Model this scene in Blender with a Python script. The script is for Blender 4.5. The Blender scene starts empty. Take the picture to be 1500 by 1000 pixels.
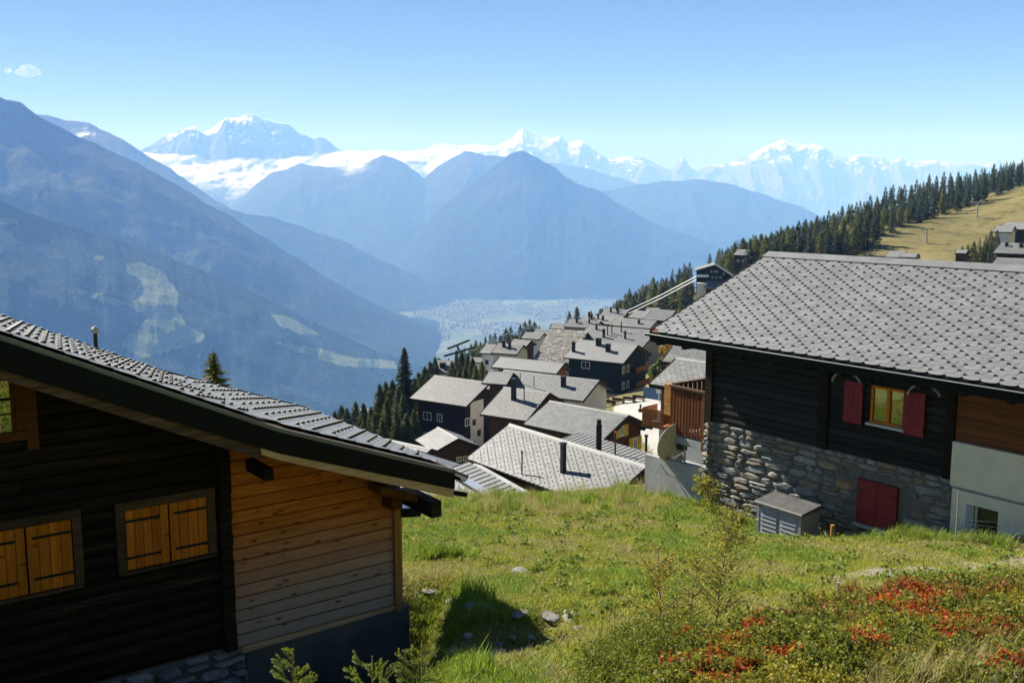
import bpy, math, random
import numpy as np
from mathutils import Vector, Matrix

S = bpy.context.scene
R = random.Random(7)
RNG = np.random.default_rng(11)
rad = math.radians
# ------------------------------------------------------------------ camera, sky, sun, exposure
F = 1458.0
PIT = math.atan(212 / F)
cp, sp = math.cos(PIT), math.sin(PIT)
cd = bpy.data.cameras.new('camera')
cam = bpy.data.objects.new('camera', cd)
S.collection.objects.link(cam)
cam.location = (0, 0, 0)
cam.rotation_euler = (math.pi / 2 - PIT, 0, 0)
cd.sensor_width = 36
cd.lens = 36 * F / 1500
cd.clip_start = 0.1
cd.clip_end = 120000
S.camera = cam

SUN_AZ, SUN_EL = rad(-46.0), rad(39.5)          # azimuth measured from +Y towards +X
world = bpy.data.worlds.new("World")
S.world = world
world.use_nodes = True
wn = world.node_tree
bg = wn.nodes['Background']
sky = wn.nodes.new('ShaderNodeTexSky')
sky.sky_type = 'NISHITA'
sky.sun_disc = False
sky.sun_elevation = SUN_EL
sky.sun_rotation = SUN_AZ
sky.altitude = 5000
sky.air_density = 0.32
sky.dust_density = 0.0
sky.ozone_density = 1.0
wn.links.new(sky.outputs[0], bg.inputs[0])
bg.inputs[1].default_value = 0.055
sl = bpy.data.lights.new('sun', 'SUN')
sl.energy = 5.0
sl.angle = rad(0.53)
sl.color = (0.98, 0.985, 0.985)
so = bpy.data.objects.new('sun', sl)
S.collection.objects.link(so)
SUNV = Vector((math.sin(SUN_AZ) * math.cos(SUN_EL), math.cos(SUN_AZ) * math.cos(SUN_EL), math.sin(SUN_EL)))
so.rotation_euler = SUNV.to_track_quat('Z', 'Y').to_euler()
S.view_settings.view_transform = 'Standard'
S.view_settings.look = 'None'
S.view_settings.gamma = 1
S.view_settings.use_curve_mapping = False
S.view_settings.exposure = 1.25
S.render.engine = 'CYCLES'
S.cycles.max_bounces = 7
S.cycles.diffuse_bounces = 3
S.cycles.glossy_bounces = 2
S.cycles.transmission_bounces = 4
S.cycles.volume_bounces = 4
S.cycles.transparent_max_bounces = 10
S.cycles.use_denoising = True
S.cycles.sample_clamp_indirect = 6

# ------------------------------------------------------------------ helpers
def ray(u, v):
    a, b = (u - 750) / F, (500 - v) / F
    d = np.array([a, cp + b * sp, -sp + b * cp])
    return d / d[1]
def atY(u, v, Y): return ray(u, v) * Y
def atz(u, v, z):
    r = ray(u, v); return r * (z / r[2])
def onp(u, v, p0, n):
    r = ray(u, v); return r * (np.dot(p0, n) / np.dot(r, n))
def pixa(P):
    P = np.asarray(P, float)
    f = P[..., 1] * cp - P[..., 2] * sp
    up = P[..., 1] * sp + P[..., 2] * cp
    f = np.where(f > 0.01, f, 0.01)
    return 750 + F * P[..., 0] / f, 500 - F * up / f

def link(o): S.collection.objects.link(o); return o
def tag(o, label=None, cat=None, group=None, kind=None):
    if label: o['label'] = label
    if cat: o['category'] = cat
    if group: o['group'] = group
    if kind: o['kind'] = kind
    return o
def empty(name, loc, rz=0.0, **k):
    o = bpy.data.objects.new(name, None)
    o.empty_display_size = 0.2
    o.location = loc; o.rotation_euler = (0, 0, rz)
    link(o); tag(o, **k)
    return o
def mesh_obj(name, me, parent=None, loc=None, **k):
    o = bpy.data.objects.new(name, me); link(o)
    if parent is not None: o.parent = parent
    if loc is not None: o.location = loc
    tag(o, **k)
    return o
def np_mesh(name, verts, quads=None, tris=None, mat=None, smooth=False, attrs=None):
    verts = np.asarray(verts, np.float32).reshape(-1, 3)
    me = bpy.data.meshes.new(name)
    nq = 0 if quads is None else len(quads); nt = 0 if tris is None else len(tris)
    me.vertices.add(len(verts)); me.vertices.foreach_set('co', verts.ravel())
    idx = []
    if nq: idx.append(np.asarray(quads, np.int32).ravel())
    if nt: idx.append(np.asarray(tris, np.int32).ravel())
    idx = np.concatenate(idx)
    me.loops.add(len(idx)); me.loops.foreach_set('vertex_index', idx)
    me.polygons.add(nq + nt)
    starts = np.concatenate([np.arange(nq) * 4, nq * 4 + np.arange(nt) * 3]).astype(np.int32)
    me.polygons.foreach_set('loop_start', starts)
    if smooth: me.polygons.foreach_set('use_smooth', np.ones(nq + nt, bool))
    me.update(calc_edges=True)
    me.validate()
    if attrs:
        for an, av in attrs.items():
            a = me.attributes.new(an, 'FLOAT', 'POINT'); a.data.foreach_set('value', np.asarray(av, np.float32))
    for m in (mat if isinstance(mat, (list, tuple)) else [mat]):
        if m: me.materials.append(m)
    return me

class MB:
    """collects simple solids and builds ONE mesh object"""
    def __init__(s, org=(0, 0, 0)): s.v = []; s.f = []; s.o = org
    def add(s, vs, fs):
        n = len(s.v); s.v += [tuple(p) for p in vs]; s.f += [tuple(i + n for i in f) for f in fs]; return s
    def box(s, x0, x1, y0, y1, z0, z1):
        return s.add([(x0, y0, z0), (x1, y0, z0), (x1, y1, z0), (x0, y1, z0), (x0, y0, z1), (x1, y0, z1), (x1, y1, z1), (x0, y1, z1)],
                     [(0, 3, 2, 1), (4, 5, 6, 7), (0, 1, 5, 4), (1, 2, 6, 5), (2, 3, 7, 6), (3, 0, 4, 7)])
    def prism(s, poly, vec):
        """polygon (3-D points) swept along vec"""
        n = len(poly); p = [Vector(q) for q in poly]; w = Vector(vec)
        return s.add(p + [q + w for q in p], [tuple(range(n))[::-1], tuple(range(n, 2 * n))] + [(i, (i + 1) % n, n + (i + 1) % n, n + i) for i in range(n)])
    def beam(s, a, b, w, h, up=(0, 0, 1)):
        a, b = Vector(a), Vector(b); d = (b - a).normalized(); u = Vector(up)
        x = d.cross(u).normalized() * (w / 2); u = x.cross(d).normalized() * (h / 2)
        return s.prism([a - x - u, a + x - u, a + x + u, a - x + u], b - a)
    def tube(s, pts, rs, n=6, cap=True):
        pts = [Vector(p) for p in pts]
        if not hasattr(rs, '__len__'): rs = [rs] * len(pts)
        base = len(s.v)
        for i, p in enumerate(pts):
            d = (pts[min(i + 1, len(pts) - 1)] - pts[max(i - 1, 0)]).normalized()
            a = Vector((1, 0, 0)) if abs(d.x) < 0.8 else Vector((0, 1, 0))
            x = d.cross(a).normalized(); y = d.cross(x)
            for k in range(n):
                t = 2 * math.pi * k / n
                s.v.append(tuple(p + (x * math.cos(t) + y * math.sin(t)) * rs[i]))
        for i in range(len(pts) - 1):
            for k in range(n):
                s.f.append((base + i * n + k, base + i * n + (k + 1) % n, base + (i + 1) * n + (k + 1) % n, base + (i + 1) * n + k))
        if cap:
            s.f.append(tuple(base + k for k in range(n))[::-1]); e = base + (len(pts) - 1) * n
            s.f.append(tuple(e + k for k in range(n)))
        return s
    def mesh(s, name, mat, smooth=False):
        me = bpy.data.meshes.new(name)
        me.from_pydata([(p[0] - s.o[0], p[1] - s.o[1], p[2] - s.o[2]) for p in s.v], [], s.f)
        if mat: me.materials.append(mat)
        if smooth:
            for p in me.polygons: p.use_smooth = True
        me.update(); return me
    def build(s, name, mat, parent=None, smooth=False, loc=None, **k):
        return mesh_obj(name, s.mesh(name, mat, smooth), parent, loc, **k)

def _h(ix, iy, seed):
    n = (ix.astype(np.int64) * 374761393 + iy.astype(np.int64) * 668265263 + seed * 974634777) & 0xffffffff
    n = ((n ^ (n >> 13)) * 1274126177) & 0xffffffff
    return ((n ^ (n >> 16)) & 0xffff) / 65535.0
def vn(x, y, seed=0):
    x = np.asarray(x, float); y = np.asarray(y, float)
    ix = np.floor(x); iy = np.floor(y); fx = x - ix; fy = y - iy
    fx = fx * fx * (3 - 2 * fx); fy = fy * fy * (3 - 2 * fy)
    a = _h(ix, iy, seed); b = _h(ix + 1, iy, seed); c = _h(ix, iy + 1, seed); d = _h(ix + 1, iy + 1, seed)
    return (a * (1 - fx) + b * fx) * (1 - fy) + (c * (1 - fx) + d * fx) * fy
def fbm(x, y, seed=0, o=5, g=0.5, ridged=False):
    t = 0; a = 1; s_ = 0
    for i in range(o):
        n = vn(x * 2 ** i + 17.3 * i, y * 2 ** i - 9.1 * i, seed + i)
        if ridged: n = 1 - abs(2 * n - 1)
        t = t + a * n; s_ += a; a *= g
    return t / s_

# ------------------------------------------------------------------ materials
def nt_new(name):
    m = bpy.data.materials.new(name); m.use_nodes = True
    nt = m.node_tree; b = nt.nodes['Principled BSDF']
    return m, nt, b
class N:
    """tiny node-graph helper"""
    def __init__(s, nt): s.nt = nt
    def n(s, t, **k):
        x = s.nt.nodes.new(t)
        for a, v in k.items():
            if a.startswith('i_'):
                key = a[2:]; key = int(key) if key.isdigit() else key.replace('_', ' ')
                if hasattr(v, 'is_output') or isinstance(v, bpy.types.NodeSocket): s.nt.links.new(v, x.inputs[key])
                else: x.inputs[key].default_value = v
            else: setattr(x, a, v)
        return x
    def noise(s, vec, scale, detail=4, rough=0.55, dist=0.0):
        return s.n('ShaderNodeTexNoise', i_Vector=vec, i_Scale=scale, i_Detail=detail, i_Roughness=rough, i_Distortion=dist).outputs[0]
    def ramp(s, fac, stops, interp='LINEAR'):
        r = s.n('ShaderNodeValToRGB'); r.color_ramp.interpolation = interp
        e = r.color_ramp.elements
        while len(e) < len(stops): e.new(0.5)
        for x, (p, c) in zip(e, stops):
            x.position = p; x.color = (*c, 1) if len(c) == 3 else c
        s.nt.links.new(fac, r.inputs[0]); return r.outputs[0]
    def mix(s, fac, a, b, mode='MIX'):
        m = s.n('ShaderNodeMix'); m.data_type = 'RGBA'; m.blend_type = mode
        for i, v in ((0, fac), (6, a), (7, b)):
            if isinstance(v, bpy.types.NodeSocket): s.nt.links.new(v, m.inputs[i])
            else: m.inputs[i].default_value = (*v, 1) if hasattr(v, '__len__') and len(v) == 3 else v
        return m.outputs[2]
    def math(s, op, a, b=0.0, c=None):
        m = s.n('ShaderNodeMath'); m.operation = op
        for i, v in enumerate((a, b) if c is None else (a, b, c)):
            if isinstance(v, bpy.types.NodeSocket): s.nt.links.new(v, m.inputs[i])
            else: m.inputs[i].default_value = v
        return m.outputs[0]
    def obj(s): return s.n('ShaderNodeTexCoord').outputs['Object']
    def pos(s): return s.n('ShaderNodeNewGeometry').outputs['Position']
    def island(s): return s.n('ShaderNodeNewGeometry').outputs['Random Per Island']
    def orand(s): return s.n('ShaderNodeObjectInfo').outputs['Random']
    def attr(s, nm): return s.n('ShaderNodeAttribute', attribute_name=nm).outputs['Fac']
    def mapping(s, vec, scale=(1, 1, 1), rot=(0, 0, 0), loc=(0, 0, 0)):
        return s.n('ShaderNodeMapping', i_Vector=vec, i_Scale=scale, i_Rotation=rot, i_Location=loc).outputs[0]
    def bump(s, h, strength=0.4, dist=0.02):
        return s.n('ShaderNodeBump', i_Height=h, i_Strength=strength, i_Distance=dist).outputs[0]
    def sep(s, vec): return s.n('ShaderNodeSeparateXYZ', i_0=vec).outputs

def m_simple(name, c1, c2=None, scale=3.0, rough=0.8, bump=0.0, bscale=None, metal=0.0, var=0.0, stretch=(1, 1, 1), spec=0.3, coord='obj', bdist=0.02):
    m, nt, b = nt_new(name); g = N(nt)
    v = g.obj() if coord == 'obj' else g.pos()
    v = g.mapping(v, stretch)
    c2 = c2 or tuple(x * 0.7 for x in c1)
    n = g.noise(v, scale, 5, 0.6)
    col = g.ramp(n, [(0.3, c2), (0.7, c1)])
    if var:
        r = g.math('FRACT', g.math('ADD', g.island(), g.orand()))
        k = g.math('MULTIPLY_ADD', r, 2 * var, 1 - var)
        col = g.mix(1.0, col, g.n('ShaderNodeCombineColor', i_0=k, i_1=k, i_2=k).outputs[0], 'MULTIPLY')
    nt.links.new(col, b.inputs['Base Color'])
    b.inputs['Roughness'].default_value = rough; b.inputs['Metallic'].default_value = metal
    b.inputs['Specular IOR Level'].default_value = spec
    if bump:
        nt.links.new(g.bump(g.noise(v, bscale or scale * 6, 5, 0.65), bump, bdist), b.inputs['Normal'])
    return m

def m_wood(name, stops, knots=0.0, along='x', rough=0.75, bump=0.3, scale=1.0, var=0.25, zgrade=None, kcol=(0.03, 0.012, 0.006)):
    """streaky wood: grain stretched along one object axis; optional weathering by height"""
    m, nt, b = nt_new(name); g = N(nt)
    o = g.obj()
    rr = g.math('MULTIPLY', g.math('FRACT', g.math('ADD', g.island(), g.orand())), 37.0)
    st = {'x': (0.8, 14, 14), 'y': (14, 0.8, 14), 'z': (14, 14, 0.8)}[along]
    v = g.n('ShaderNodeVectorMath', operation='ADD', i_0=o, i_1=g.n('ShaderNodeCombineXYZ', i_0=rr, i_1=rr, i_2=rr).outputs[0]).outputs[0]
    gv = g.mapping(v, tuple(x * scale for x in st))
    n = g.noise(gv, 1.6, 6, 0.65, 0.6)
    col = g.ramp(n, stops)
    if zgrade:
        z0, z1, c, amt = zgrade
        zz = g.sep(g.pos())[2]
        w = g.n('ShaderNodeMapRange', i_Value=zz, i_1=z0, i_2=z1, i_3=amt, i_4=0.0).outputs[0]
        w = g.math('MULTIPLY', w, g.math('ADD', 0.45, g.noise(g.mapping(v, (0.5, 6, 6)), 1.3, 4)))
        col = g.mix(w, col, g.mix(n, tuple(x * 0.62 for x in c), c))
    if knots:
        vo = g.n('ShaderNodeTexVoronoi', feature='F1', i_Vector=g.mapping(v, (2.2, 5.5, 5.5)), i_Scale=1.5 * scale, i_Randomness=1.0).outputs[0]
        k = g.ramp(vo, [(0.0, (1, 1, 1)), (0.07, (0.8, 0.8, 0.8)), (0.22, (0, 0, 0))])
        col = g.mix(g.math('MULTIPLY', k, knots), col, kcol)
    k = g.math('MULTIPLY_ADD', g.math('FRACT', g.math('MULTIPLY', rr, 0.377)), 2 * var, 1 - var)
    col = g.mix(1.0, col, g.n('ShaderNodeCombineColor', i_0=k, i_1=k, i_2=k).outputs[0], 'MULTIPLY')
    nt.links.new(col, b.inputs['Base Color'])
    b.inputs['Roughness'].default_value = rough; b.inputs['Specular IOR Level'].default_value = 0.12
    if bump: nt.links.new(g.bump(n, bump, 0.01), b.inputs['Normal'])
    return m

def m_leaf(name, c1, c2, c3=None, trans=0.35, scale=0.6, rough=0.6):
    m = bpy.data.materials.new(name); m.use_nodes = True
    nt = m.node_tree; nt.nodes.clear(); g = N(nt)
    r = g.math('FRACT', g.math('ADD', g.island(), g.math('MULTIPLY', g.orand(), 0.37)))
    stops = [(0.0, c1), (1.0, c2)] if not c3 else [(0.0, c1), (0.6, c2), (1.0, c3)]
    col = g.ramp(r, stops)
    k = g.math('MULTIPLY_ADD', g.orand(), 0.5, 0.75)
    col = g.mix(1.0, col, g.n('ShaderNodeCombineColor', i_0=k, i_1=k, i_2=k).outputs[0], 'MULTIPLY')
    d = g.n('ShaderNodeBsdfPrincipled', i_Base_Color=col, i_Roughness=rough)
    d.inputs['Specular IOR Level'].default_value = 0.25
    t = g.n('ShaderNodeBsdfTranslucent', i_Color=g.mix(0.25, col, (0.5, 0.5, 0.05)))
    mx = g.n('ShaderNodeMixShader', i_0=trans, i_1=d.outputs[0], i_2=t.outputs[0])
    out = g.n('ShaderNodeOutputMaterial'); nt.links.new(mx.outputs[0], out.inputs[0])
    return m

M = {}
M['slate'] = m_simple('slate', (0.19, 0.193, 0.198), (0.13, 0.133, 0.138), 2.5, 0.5, 0.12, 40, var=0.14, spec=0.45)
M['slate_sundim'] = m_simple('sundim_slate', (0.145, 0.148, 0.155), (0.10, 0.103, 0.108), 1.2, 0.55, 0.12, 40, var=0.18, spec=0.35)  # copy of slate with a darker colour to offset strong sun on village slopes
M['roof_dark_metal'] = m_simple('dark_sheet_metal', (0.008, 0.010, 0.011), (0.005, 0.006, 0.007), 2, 0.7, 0.1, 20, metal=0.0, spec=0.12)
M['guard'] = m_simple('guard_metal', (0.03, 0.03, 0.032), (0.02, 0.02, 0.02), 8, 0.5, spec=0.3)
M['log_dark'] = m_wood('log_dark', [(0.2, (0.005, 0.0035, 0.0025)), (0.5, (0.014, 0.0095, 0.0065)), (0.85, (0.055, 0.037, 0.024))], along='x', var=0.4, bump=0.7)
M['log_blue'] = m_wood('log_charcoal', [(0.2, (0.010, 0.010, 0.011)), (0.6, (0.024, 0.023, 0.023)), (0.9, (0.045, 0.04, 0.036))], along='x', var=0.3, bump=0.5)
M['pine'] = m_wood('pine_board', [(0.25, (0.26, 0.065, 0.008)), (0.5, (0.50, 0.155, 0.022)), (0.8, (0.64, 0.26, 0.055))], knots=1.0, along='x', var=0.13, bump=0.25, zgrade=(-5.8, -4.25, (0.42, 0.32, 0.26), 1.35))
M['shutter_pine'] = m_wood('shutter_pine', [(0.25, (0.34, 0.085, 0.006)), (0.55, (0.52, 0.165, 0.014)), (0.8, (0.62, 0.24, 0.03))], knots=0.8, along='z', var=0.18, bump=0.2)
M['post_pine'] = m_wood('post_pine', [(0.25, (0.26, 0.11, 0.03)), (0.55, (0.40, 0.20, 0.065)), (0.8, (0.5, 0.28, 0.11))], along='z', var=0.12, bump=0.2)
M['frame_old'] = m_wood('frame_old', [(0.2, (0.03, 0.018, 0.011)), (0.55, (0.075, 0.045, 0.026)), (0.85, (0.15, 0.10, 0.07))], along='x', var=0.25, bump=0.6)
M['barge_old'] = m_wood('barge_old', [(0.2, (0.03, 0.018, 0.013)), (0.5, (0.085, 0.05, 0.034)), (0.8, (0.20, 0.14, 0.105))], along='x', var=0.2, bump=0.7)
M['barge_new'] = m_wood('barge_new', [(0.25, (0.36, 0.20, 0.09)), (0.5, (0.50, 0.34, 0.19)), (0.8, (0.60, 0.46, 0.31))], along='x', var=0.1, bump=0.25)
M['brown_plank'] = m_wood('brown_plank', [(0.25, (0.07, 0.026, 0.010)), (0.55, (0.14, 0.05, 0.018)), (0.85, (0.22, 0.09, 0.035))], along='x', var=0.25, bump=0.4)
M['iron'] = m_simple('black_iron', (0.012, 0.011, 0.011), (0.006, 0.006, 0.006), 20, 0.6)
M['red_paint'] = m_simple('red_paint', (0.27, 0.009, 0.018), (0.16, 0.008, 0.014), 5, 0.55, 0.08, 60)
M['door_red'] = m_simple('dark_red_paint', (0.21, 0.009, 0.014), (0.13, 0.009, 0.012), 4, 0.6, 0.05, 50)
M['cream'] = m_simple('cream_plaster', (0.70, 0.64, 0.52), (0.60, 0.55, 0.45), 2.5, 0.9, 0.15, 60)
M['concrete'] = m_simple('concrete', (0.36, 0.36, 0.36), (0.24, 0.24, 0.25), 2.2, 0.9, 0.3, 30)
M['concrete_dark'] = m_simple('dark_concrete', (0.12, 0.125, 0.115), (0.05, 0.053, 0.05), 1.6, 0.85, 0.3, 24)  # darker mottled tone than the plain concrete
M['mortar'] = m_simple('mortar', (0.16, 0.15, 0.14), (0.07, 0.066, 0.06), 6, 0.95, 0.6, 40)
M['white_paint'] = m_simple('white_paint', (0.72, 0.72, 0.71), (0.62, 0.62, 0.6), 4, 0.6)
M['grey_sill'] = m_simple('pale_sill', (0.5, 0.5, 0.5), (0.4, 0.4, 0.4), 4, 0.4, spec=0.5)
M['gutter_light'] = m_simple('zinc_edge', (0.55, 0.57, 0.58), (0.45, 0.46, 0.47), 3, 0.35, metal=0.7)
M['plastic_grey'] = m_simple('grey_plastic', (0.26, 0.275, 0.31), (0.21, 0.225, 0.26), 2, 0.5)
M['plastic_lid'] = m_simple('weathered_lid', (0.10, 0.10, 0.10), (0.055, 0.055, 0.058), 5, 0.6, 0.2, 30)
M['dish'] = m_simple('dish_beige', (0.45, 0.42, 0.36), (0.40, 0.37, 0.31), 3, 0.5)
M['galv'] = m_simple('galvanised', (0.45, 0.46, 0.47), (0.35, 0.36, 0.37), 6, 0.45, metal=0.6)
M['bark'] = m_simple('bark', (0.075, 0.055, 0.042), (0.035, 0.026, 0.02), 9, 0.95, 0.8, 25)
M['black'] = m_simple('black_soot', (0.02, 0.02, 0.022), (0.012, 0.012, 0.013), 4, 0.6)
M['interior'] = m_simple('dark_interior', (0.015, 0.014, 0.013), None, 3, 0.9)
M['curtain'] = m_simple('lace_curtain', (0.62, 0.64, 0.66), (0.48, 0.5, 0.52), 30, 0.9)
M['blue_plinth'] = m_simple('blue_panel', (0.03, 0.08, 0.16), (0.02, 0.055, 0.11), 3, 0.6)
M['rockstone'] = None

def m_stone(name, cols, scale=7, bump=0.7):
    m, nt, b = nt_new(name); g = N(nt)
    o = g.obj()
    r = g.math('FRACT', g.math('ADD', g.island(), g.orand()))
    base = g.ramp(r, [(i / (len(cols) - 1), c) for i, c in enumerate(cols)])
    rr = g.math('MULTIPLY', r, 50.0)
    v = g.n('ShaderNodeVectorMath', operation='ADD', i_0=o, i_1=g.n('ShaderNodeCombineXYZ', i_0=rr, i_1=rr, i_2=rr).outputs[0]).outputs[0]
    n = g.noise(v, scale, 6, 0.65)
    n2 = g.noise(g.mapping(v, (1, 1, 3)), scale * 3.5, 5, 0.7)
    col = g.mix(0.85, base, g.ramp(n, [(0.25, (0.35, 0.35, 0.36)), (0.5, (0.85, 0.84, 0.82)), (0.75, (1.25, 1.2, 1.12))]), 'MULTIPLY')
    lich = g.ramp(n2, [(0.58, (0, 0, 0)), (0.72, (1, 1, 1))])
    col = g.mix(g.math('MULTIPLY', lich, 0.35), col, (0.42, 0.42, 0.40))
    nt.links.new(col, b.inputs['Base Color']); b.inputs['Roughness'].default_value = 0.85
    b.inputs['Specular IOR Level'].default_value = 0.25
    nt.links.new(g.bump(g.math('ADD', n, g.math('MULTIPLY', n2, 0.5)), bump, 0.03), b.inputs['Normal'])
    return m
M['stone'] = m_stone('rubble_stone', [(0.20, 0.20, 0.205), (0.28, 0.275, 0.27), (0.17, 0.18, 0.19), (0.24, 0.19, 0.14), (0.33, 0.33, 0.32), (0.19, 0.165, 0.13), (0.25, 0.26, 0.265), (0.30, 0.19, 0.10)])
M['stone_grey'] = m_stone('grey_stone', [(0.22, 0.22, 0.22), (0.30, 0.30, 0.295), (0.19, 0.195, 0.2), (0.34, 0.335, 0.33)])
M['slab_stone'] = m_stone('pale_slab', [(0.19, 0.19, 0.18), (0.27, 0.265, 0.25)], 9, 0.4)

def m_glass(name, tint=(0.6, 0.65, 0.65), refl=0.3):
    m = bpy.data.materials.new(name); m.use_nodes = True
    nt = m.node_tree; nt.nodes.clear(); g = N(nt)
    t = g.n('ShaderNodeBsdfTransparent', i_Color=(*tint, 1))
    gl = g.n('ShaderNodeBsdfGlossy', i_Roughness=0.015)
    mx = g.n('ShaderNodeMixShader', i_0=refl, i_1=t.outputs[0], i_2=gl.outputs[0])
    out = g.n('ShaderNodeOutputMaterial'); nt.links.new(mx.outputs[0], out.inputs[0])
    return m
M['glass'] = m_glass('window_glass', refl=0.38)
M['glass_dark'] = m_simple('far_glass', (0.025, 0.03, 0.035), (0.02, 0.022, 0.025), 3, 0.08, spec=0.7)

# ------------------------------------------------------------------ far terrain: valley floor, mountains, fog, haze
VZ = -1250.0
def m_mountain(name, forest, rock, grass, snow=None, zt=200.0, zs=700.0, sc=1.0):
    m, nt, b = nt_new(name); g = N(nt)
    p = g.pos(); z = g.sep(p)[2]
    n1 = g.noise(p, 0.0011 * sc, 8, 0.62); n2 = g.noise(p, 0.006 * sc, 6, 0.65)
    nz = g.n('ShaderNodeNewGeometry').outputs['Normal']; slope = g.sep(nz)[2]
    zz = g.math('ADD', z, g.math('MULTIPLY', g.math('SUBTRACT', n1, 0.5), 1500.0))
    if name == 'spur_forest': n2 = g.math('ADD', g.math('MULTIPLY', n2, 0.5), g.math('MULTIPLY', g.noise(p, 0.035, 4, 0.7), 0.5))
    low = g.mix(g.ramp(n2, [(0.42, (0, 0, 0)), (0.62, (1, 1, 1))]), tuple(1.5 * x for x in forest), tuple(0.4 * x for x in forest))  # lit and shaded sides of the trees put into the mottled forest colour
    low = g.mix(g.ramp(n1, [(0.60, (0, 0, 0)), (0.66, (1, 1, 1))]), low, grass)
    up = g.mix(g.ramp(n2, [(0.35, (0, 0, 0)), (0.65, (1, 1, 1))]), rock, tuple(0.55 * x for x in rock))
    t = g.n('ShaderNodeMapRange', i_Value=zz, i_1=zt - 150, i_2=zt + 250).outputs[0]
    col = g.mix(t, low, up)
    if snow:
        n3 = g.noise(g.mapping(p, (1, 1, .35)), 0.0026, 9, 0.72)
        zz2 = g.math('ADD', z, g.math('MULTIPLY', g.math('SUBTRACT', n3, 0.5), 5200.0))
        zz2 = g.math('ADD', zz2, g.math('MULTIPLY', g.math('SUBTRACT', slope, 0.75), 2400.0))
        t2 = g.n('ShaderNodeMapRange', i_Value=zz2, i_1=zs - 150, i_2=zs + 250).outputs[0]
        col = g.mix(t2, col, snow)
    if name == 'spur_forest':
        md = g.attr('meadow')
        mc = g.ramp(n2, [(0.3, (0.10, 0.125, 0.05)), (0.7, (0.24, 0.27, 0.13))])
        mk = g.ramp(g.math('ADD', md, g.math('MULTIPLY', g.math('SUBTRACT', g.noise(p, 0.016, 10, 0.8), 0.5), 3.2)), [(0.42, (0, 0, 0)), (0.62, (1, 1, 1))])
        col = g.mix(g.math('MULTIPLY', mk, .9), col, mc)
    nt.links.new(col, b.inputs['Base Color']); b.inputs['Roughness'].default_value = 0.95
    b.inputs['Specular IOR Level'].default_value = 0.05
    nt.links.new(g.bump(g.math('ADD', n2, g.math('MULTIPLY', n1, 3.0)), 0.55, 70.0), b.inputs['Normal'])
    return m

def ridge(name, crest, mat, run, foot_z, na=360, nd=70, amp=0.13, seed=1, jag=1.0, back=0.5, label=None, wl=1400.0, veer=0.0, attr=None, gully=0.55):
    cu = np.array([c[0] for c in crest], float); cv = np.array([c[1] for c in crest], float)
    Y0, Y1 = crest[0][2], crest[-1][2]
    us = np.linspace(cu[0], cu[-1], na)
    t_ = (us - cu[0]) / (cu[-1] - cu[0])
    vs = np.interp(us, cu, cv) + jag * (fbm(us / 22.0, us * 0 + seed, seed, 7, 0.62) - 0.5) * 7
    Ys = Y0 + (Y1 - Y0) * t_
    C = np.array([atY(u, v, Y) for u, v, Y in zip(us, vs, Ys)])
    d = -C[:, :2] / np.linalg.norm(C[:, :2], axis=1)[:, None]
    if veer:
        c, s = math.cos(veer), math.sin(veer); d = np.stack([d[:, 0] * c - d[:, 1] * s, d[:, 0] * s + d[:, 1] * c], 1)
    ts = np.concatenate([-np.linspace(back, 0.04, 8), np.linspace(0, 1, nd) ** 1.15])
    P = np.zeros((len(ts), na, 3))
    H = C[:, 2] - foot_z
    for i, t in enumerate(ts):
        P[i, :, 0] = C[:, 0] + d[:, 0] * run * t
        P[i, :, 1] = C[:, 1] + d[:, 1] * run * t
        a = abs(t)
        P[i, :, 2] = C[:, 2] - H * (a ** 0.92 if t >= 0 else a * 1.3)
    X, Yy = P[:, :, 0], P[:, :, 1]
    nz = fbm(X / wl, Yy / wl, seed, 7, 0.52, ridged=True) - 0.55
    al = np.concatenate([[0], np.cumsum(np.linalg.norm(np.diff(C[:, :2], axis=0), axis=1))])
    gl = fbm(al[None, :] / (wl * .30) + 0.8 * (vn(X / wl, Yy / wl, seed + 9) - .5), np.abs(ts)[:, None] * 1.3 + 0 * X, seed + 70, 5, 0.5, ridged=True) - 0.55
    nz = nz + gully * gl * np.sin(np.pi * np.clip(np.abs(ts), 0, 1) ** .7)[:, None]
    env = np.minimum(1, np.abs(ts) * 7)[:, None] * np.minimum(1, np.maximum(0.0, (1.02 - ts)) * 4)[:, None]
    P[:, :, 2] += nz * H[None, :] * amp * 2.2 * env
    lat = (fbm(X / wl * 2 + 50, Yy / wl * 2, seed + 40, 4, 0.5) - 0.5) * run * 0.08 * env
    P[:, :, 0] += lat
    nr = len(ts)
    I = np.arange(nr * na).reshape(nr, na)
    q = np.stack([I[:-1, :-1], I[1:, :-1], I[1:, 1:], I[:-1, 1:]], -1).reshape(-1, 4)
    at = None
    if attr: at = {attr[0]: attr[1](P.reshape(-1, 3))}
    me = np_mesh(name, P.reshape(-1, 3), quads=q, mat=mat, smooth=True, attrs=at)
    return mesh_obj(name, me, kind='structure', label=label)

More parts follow.
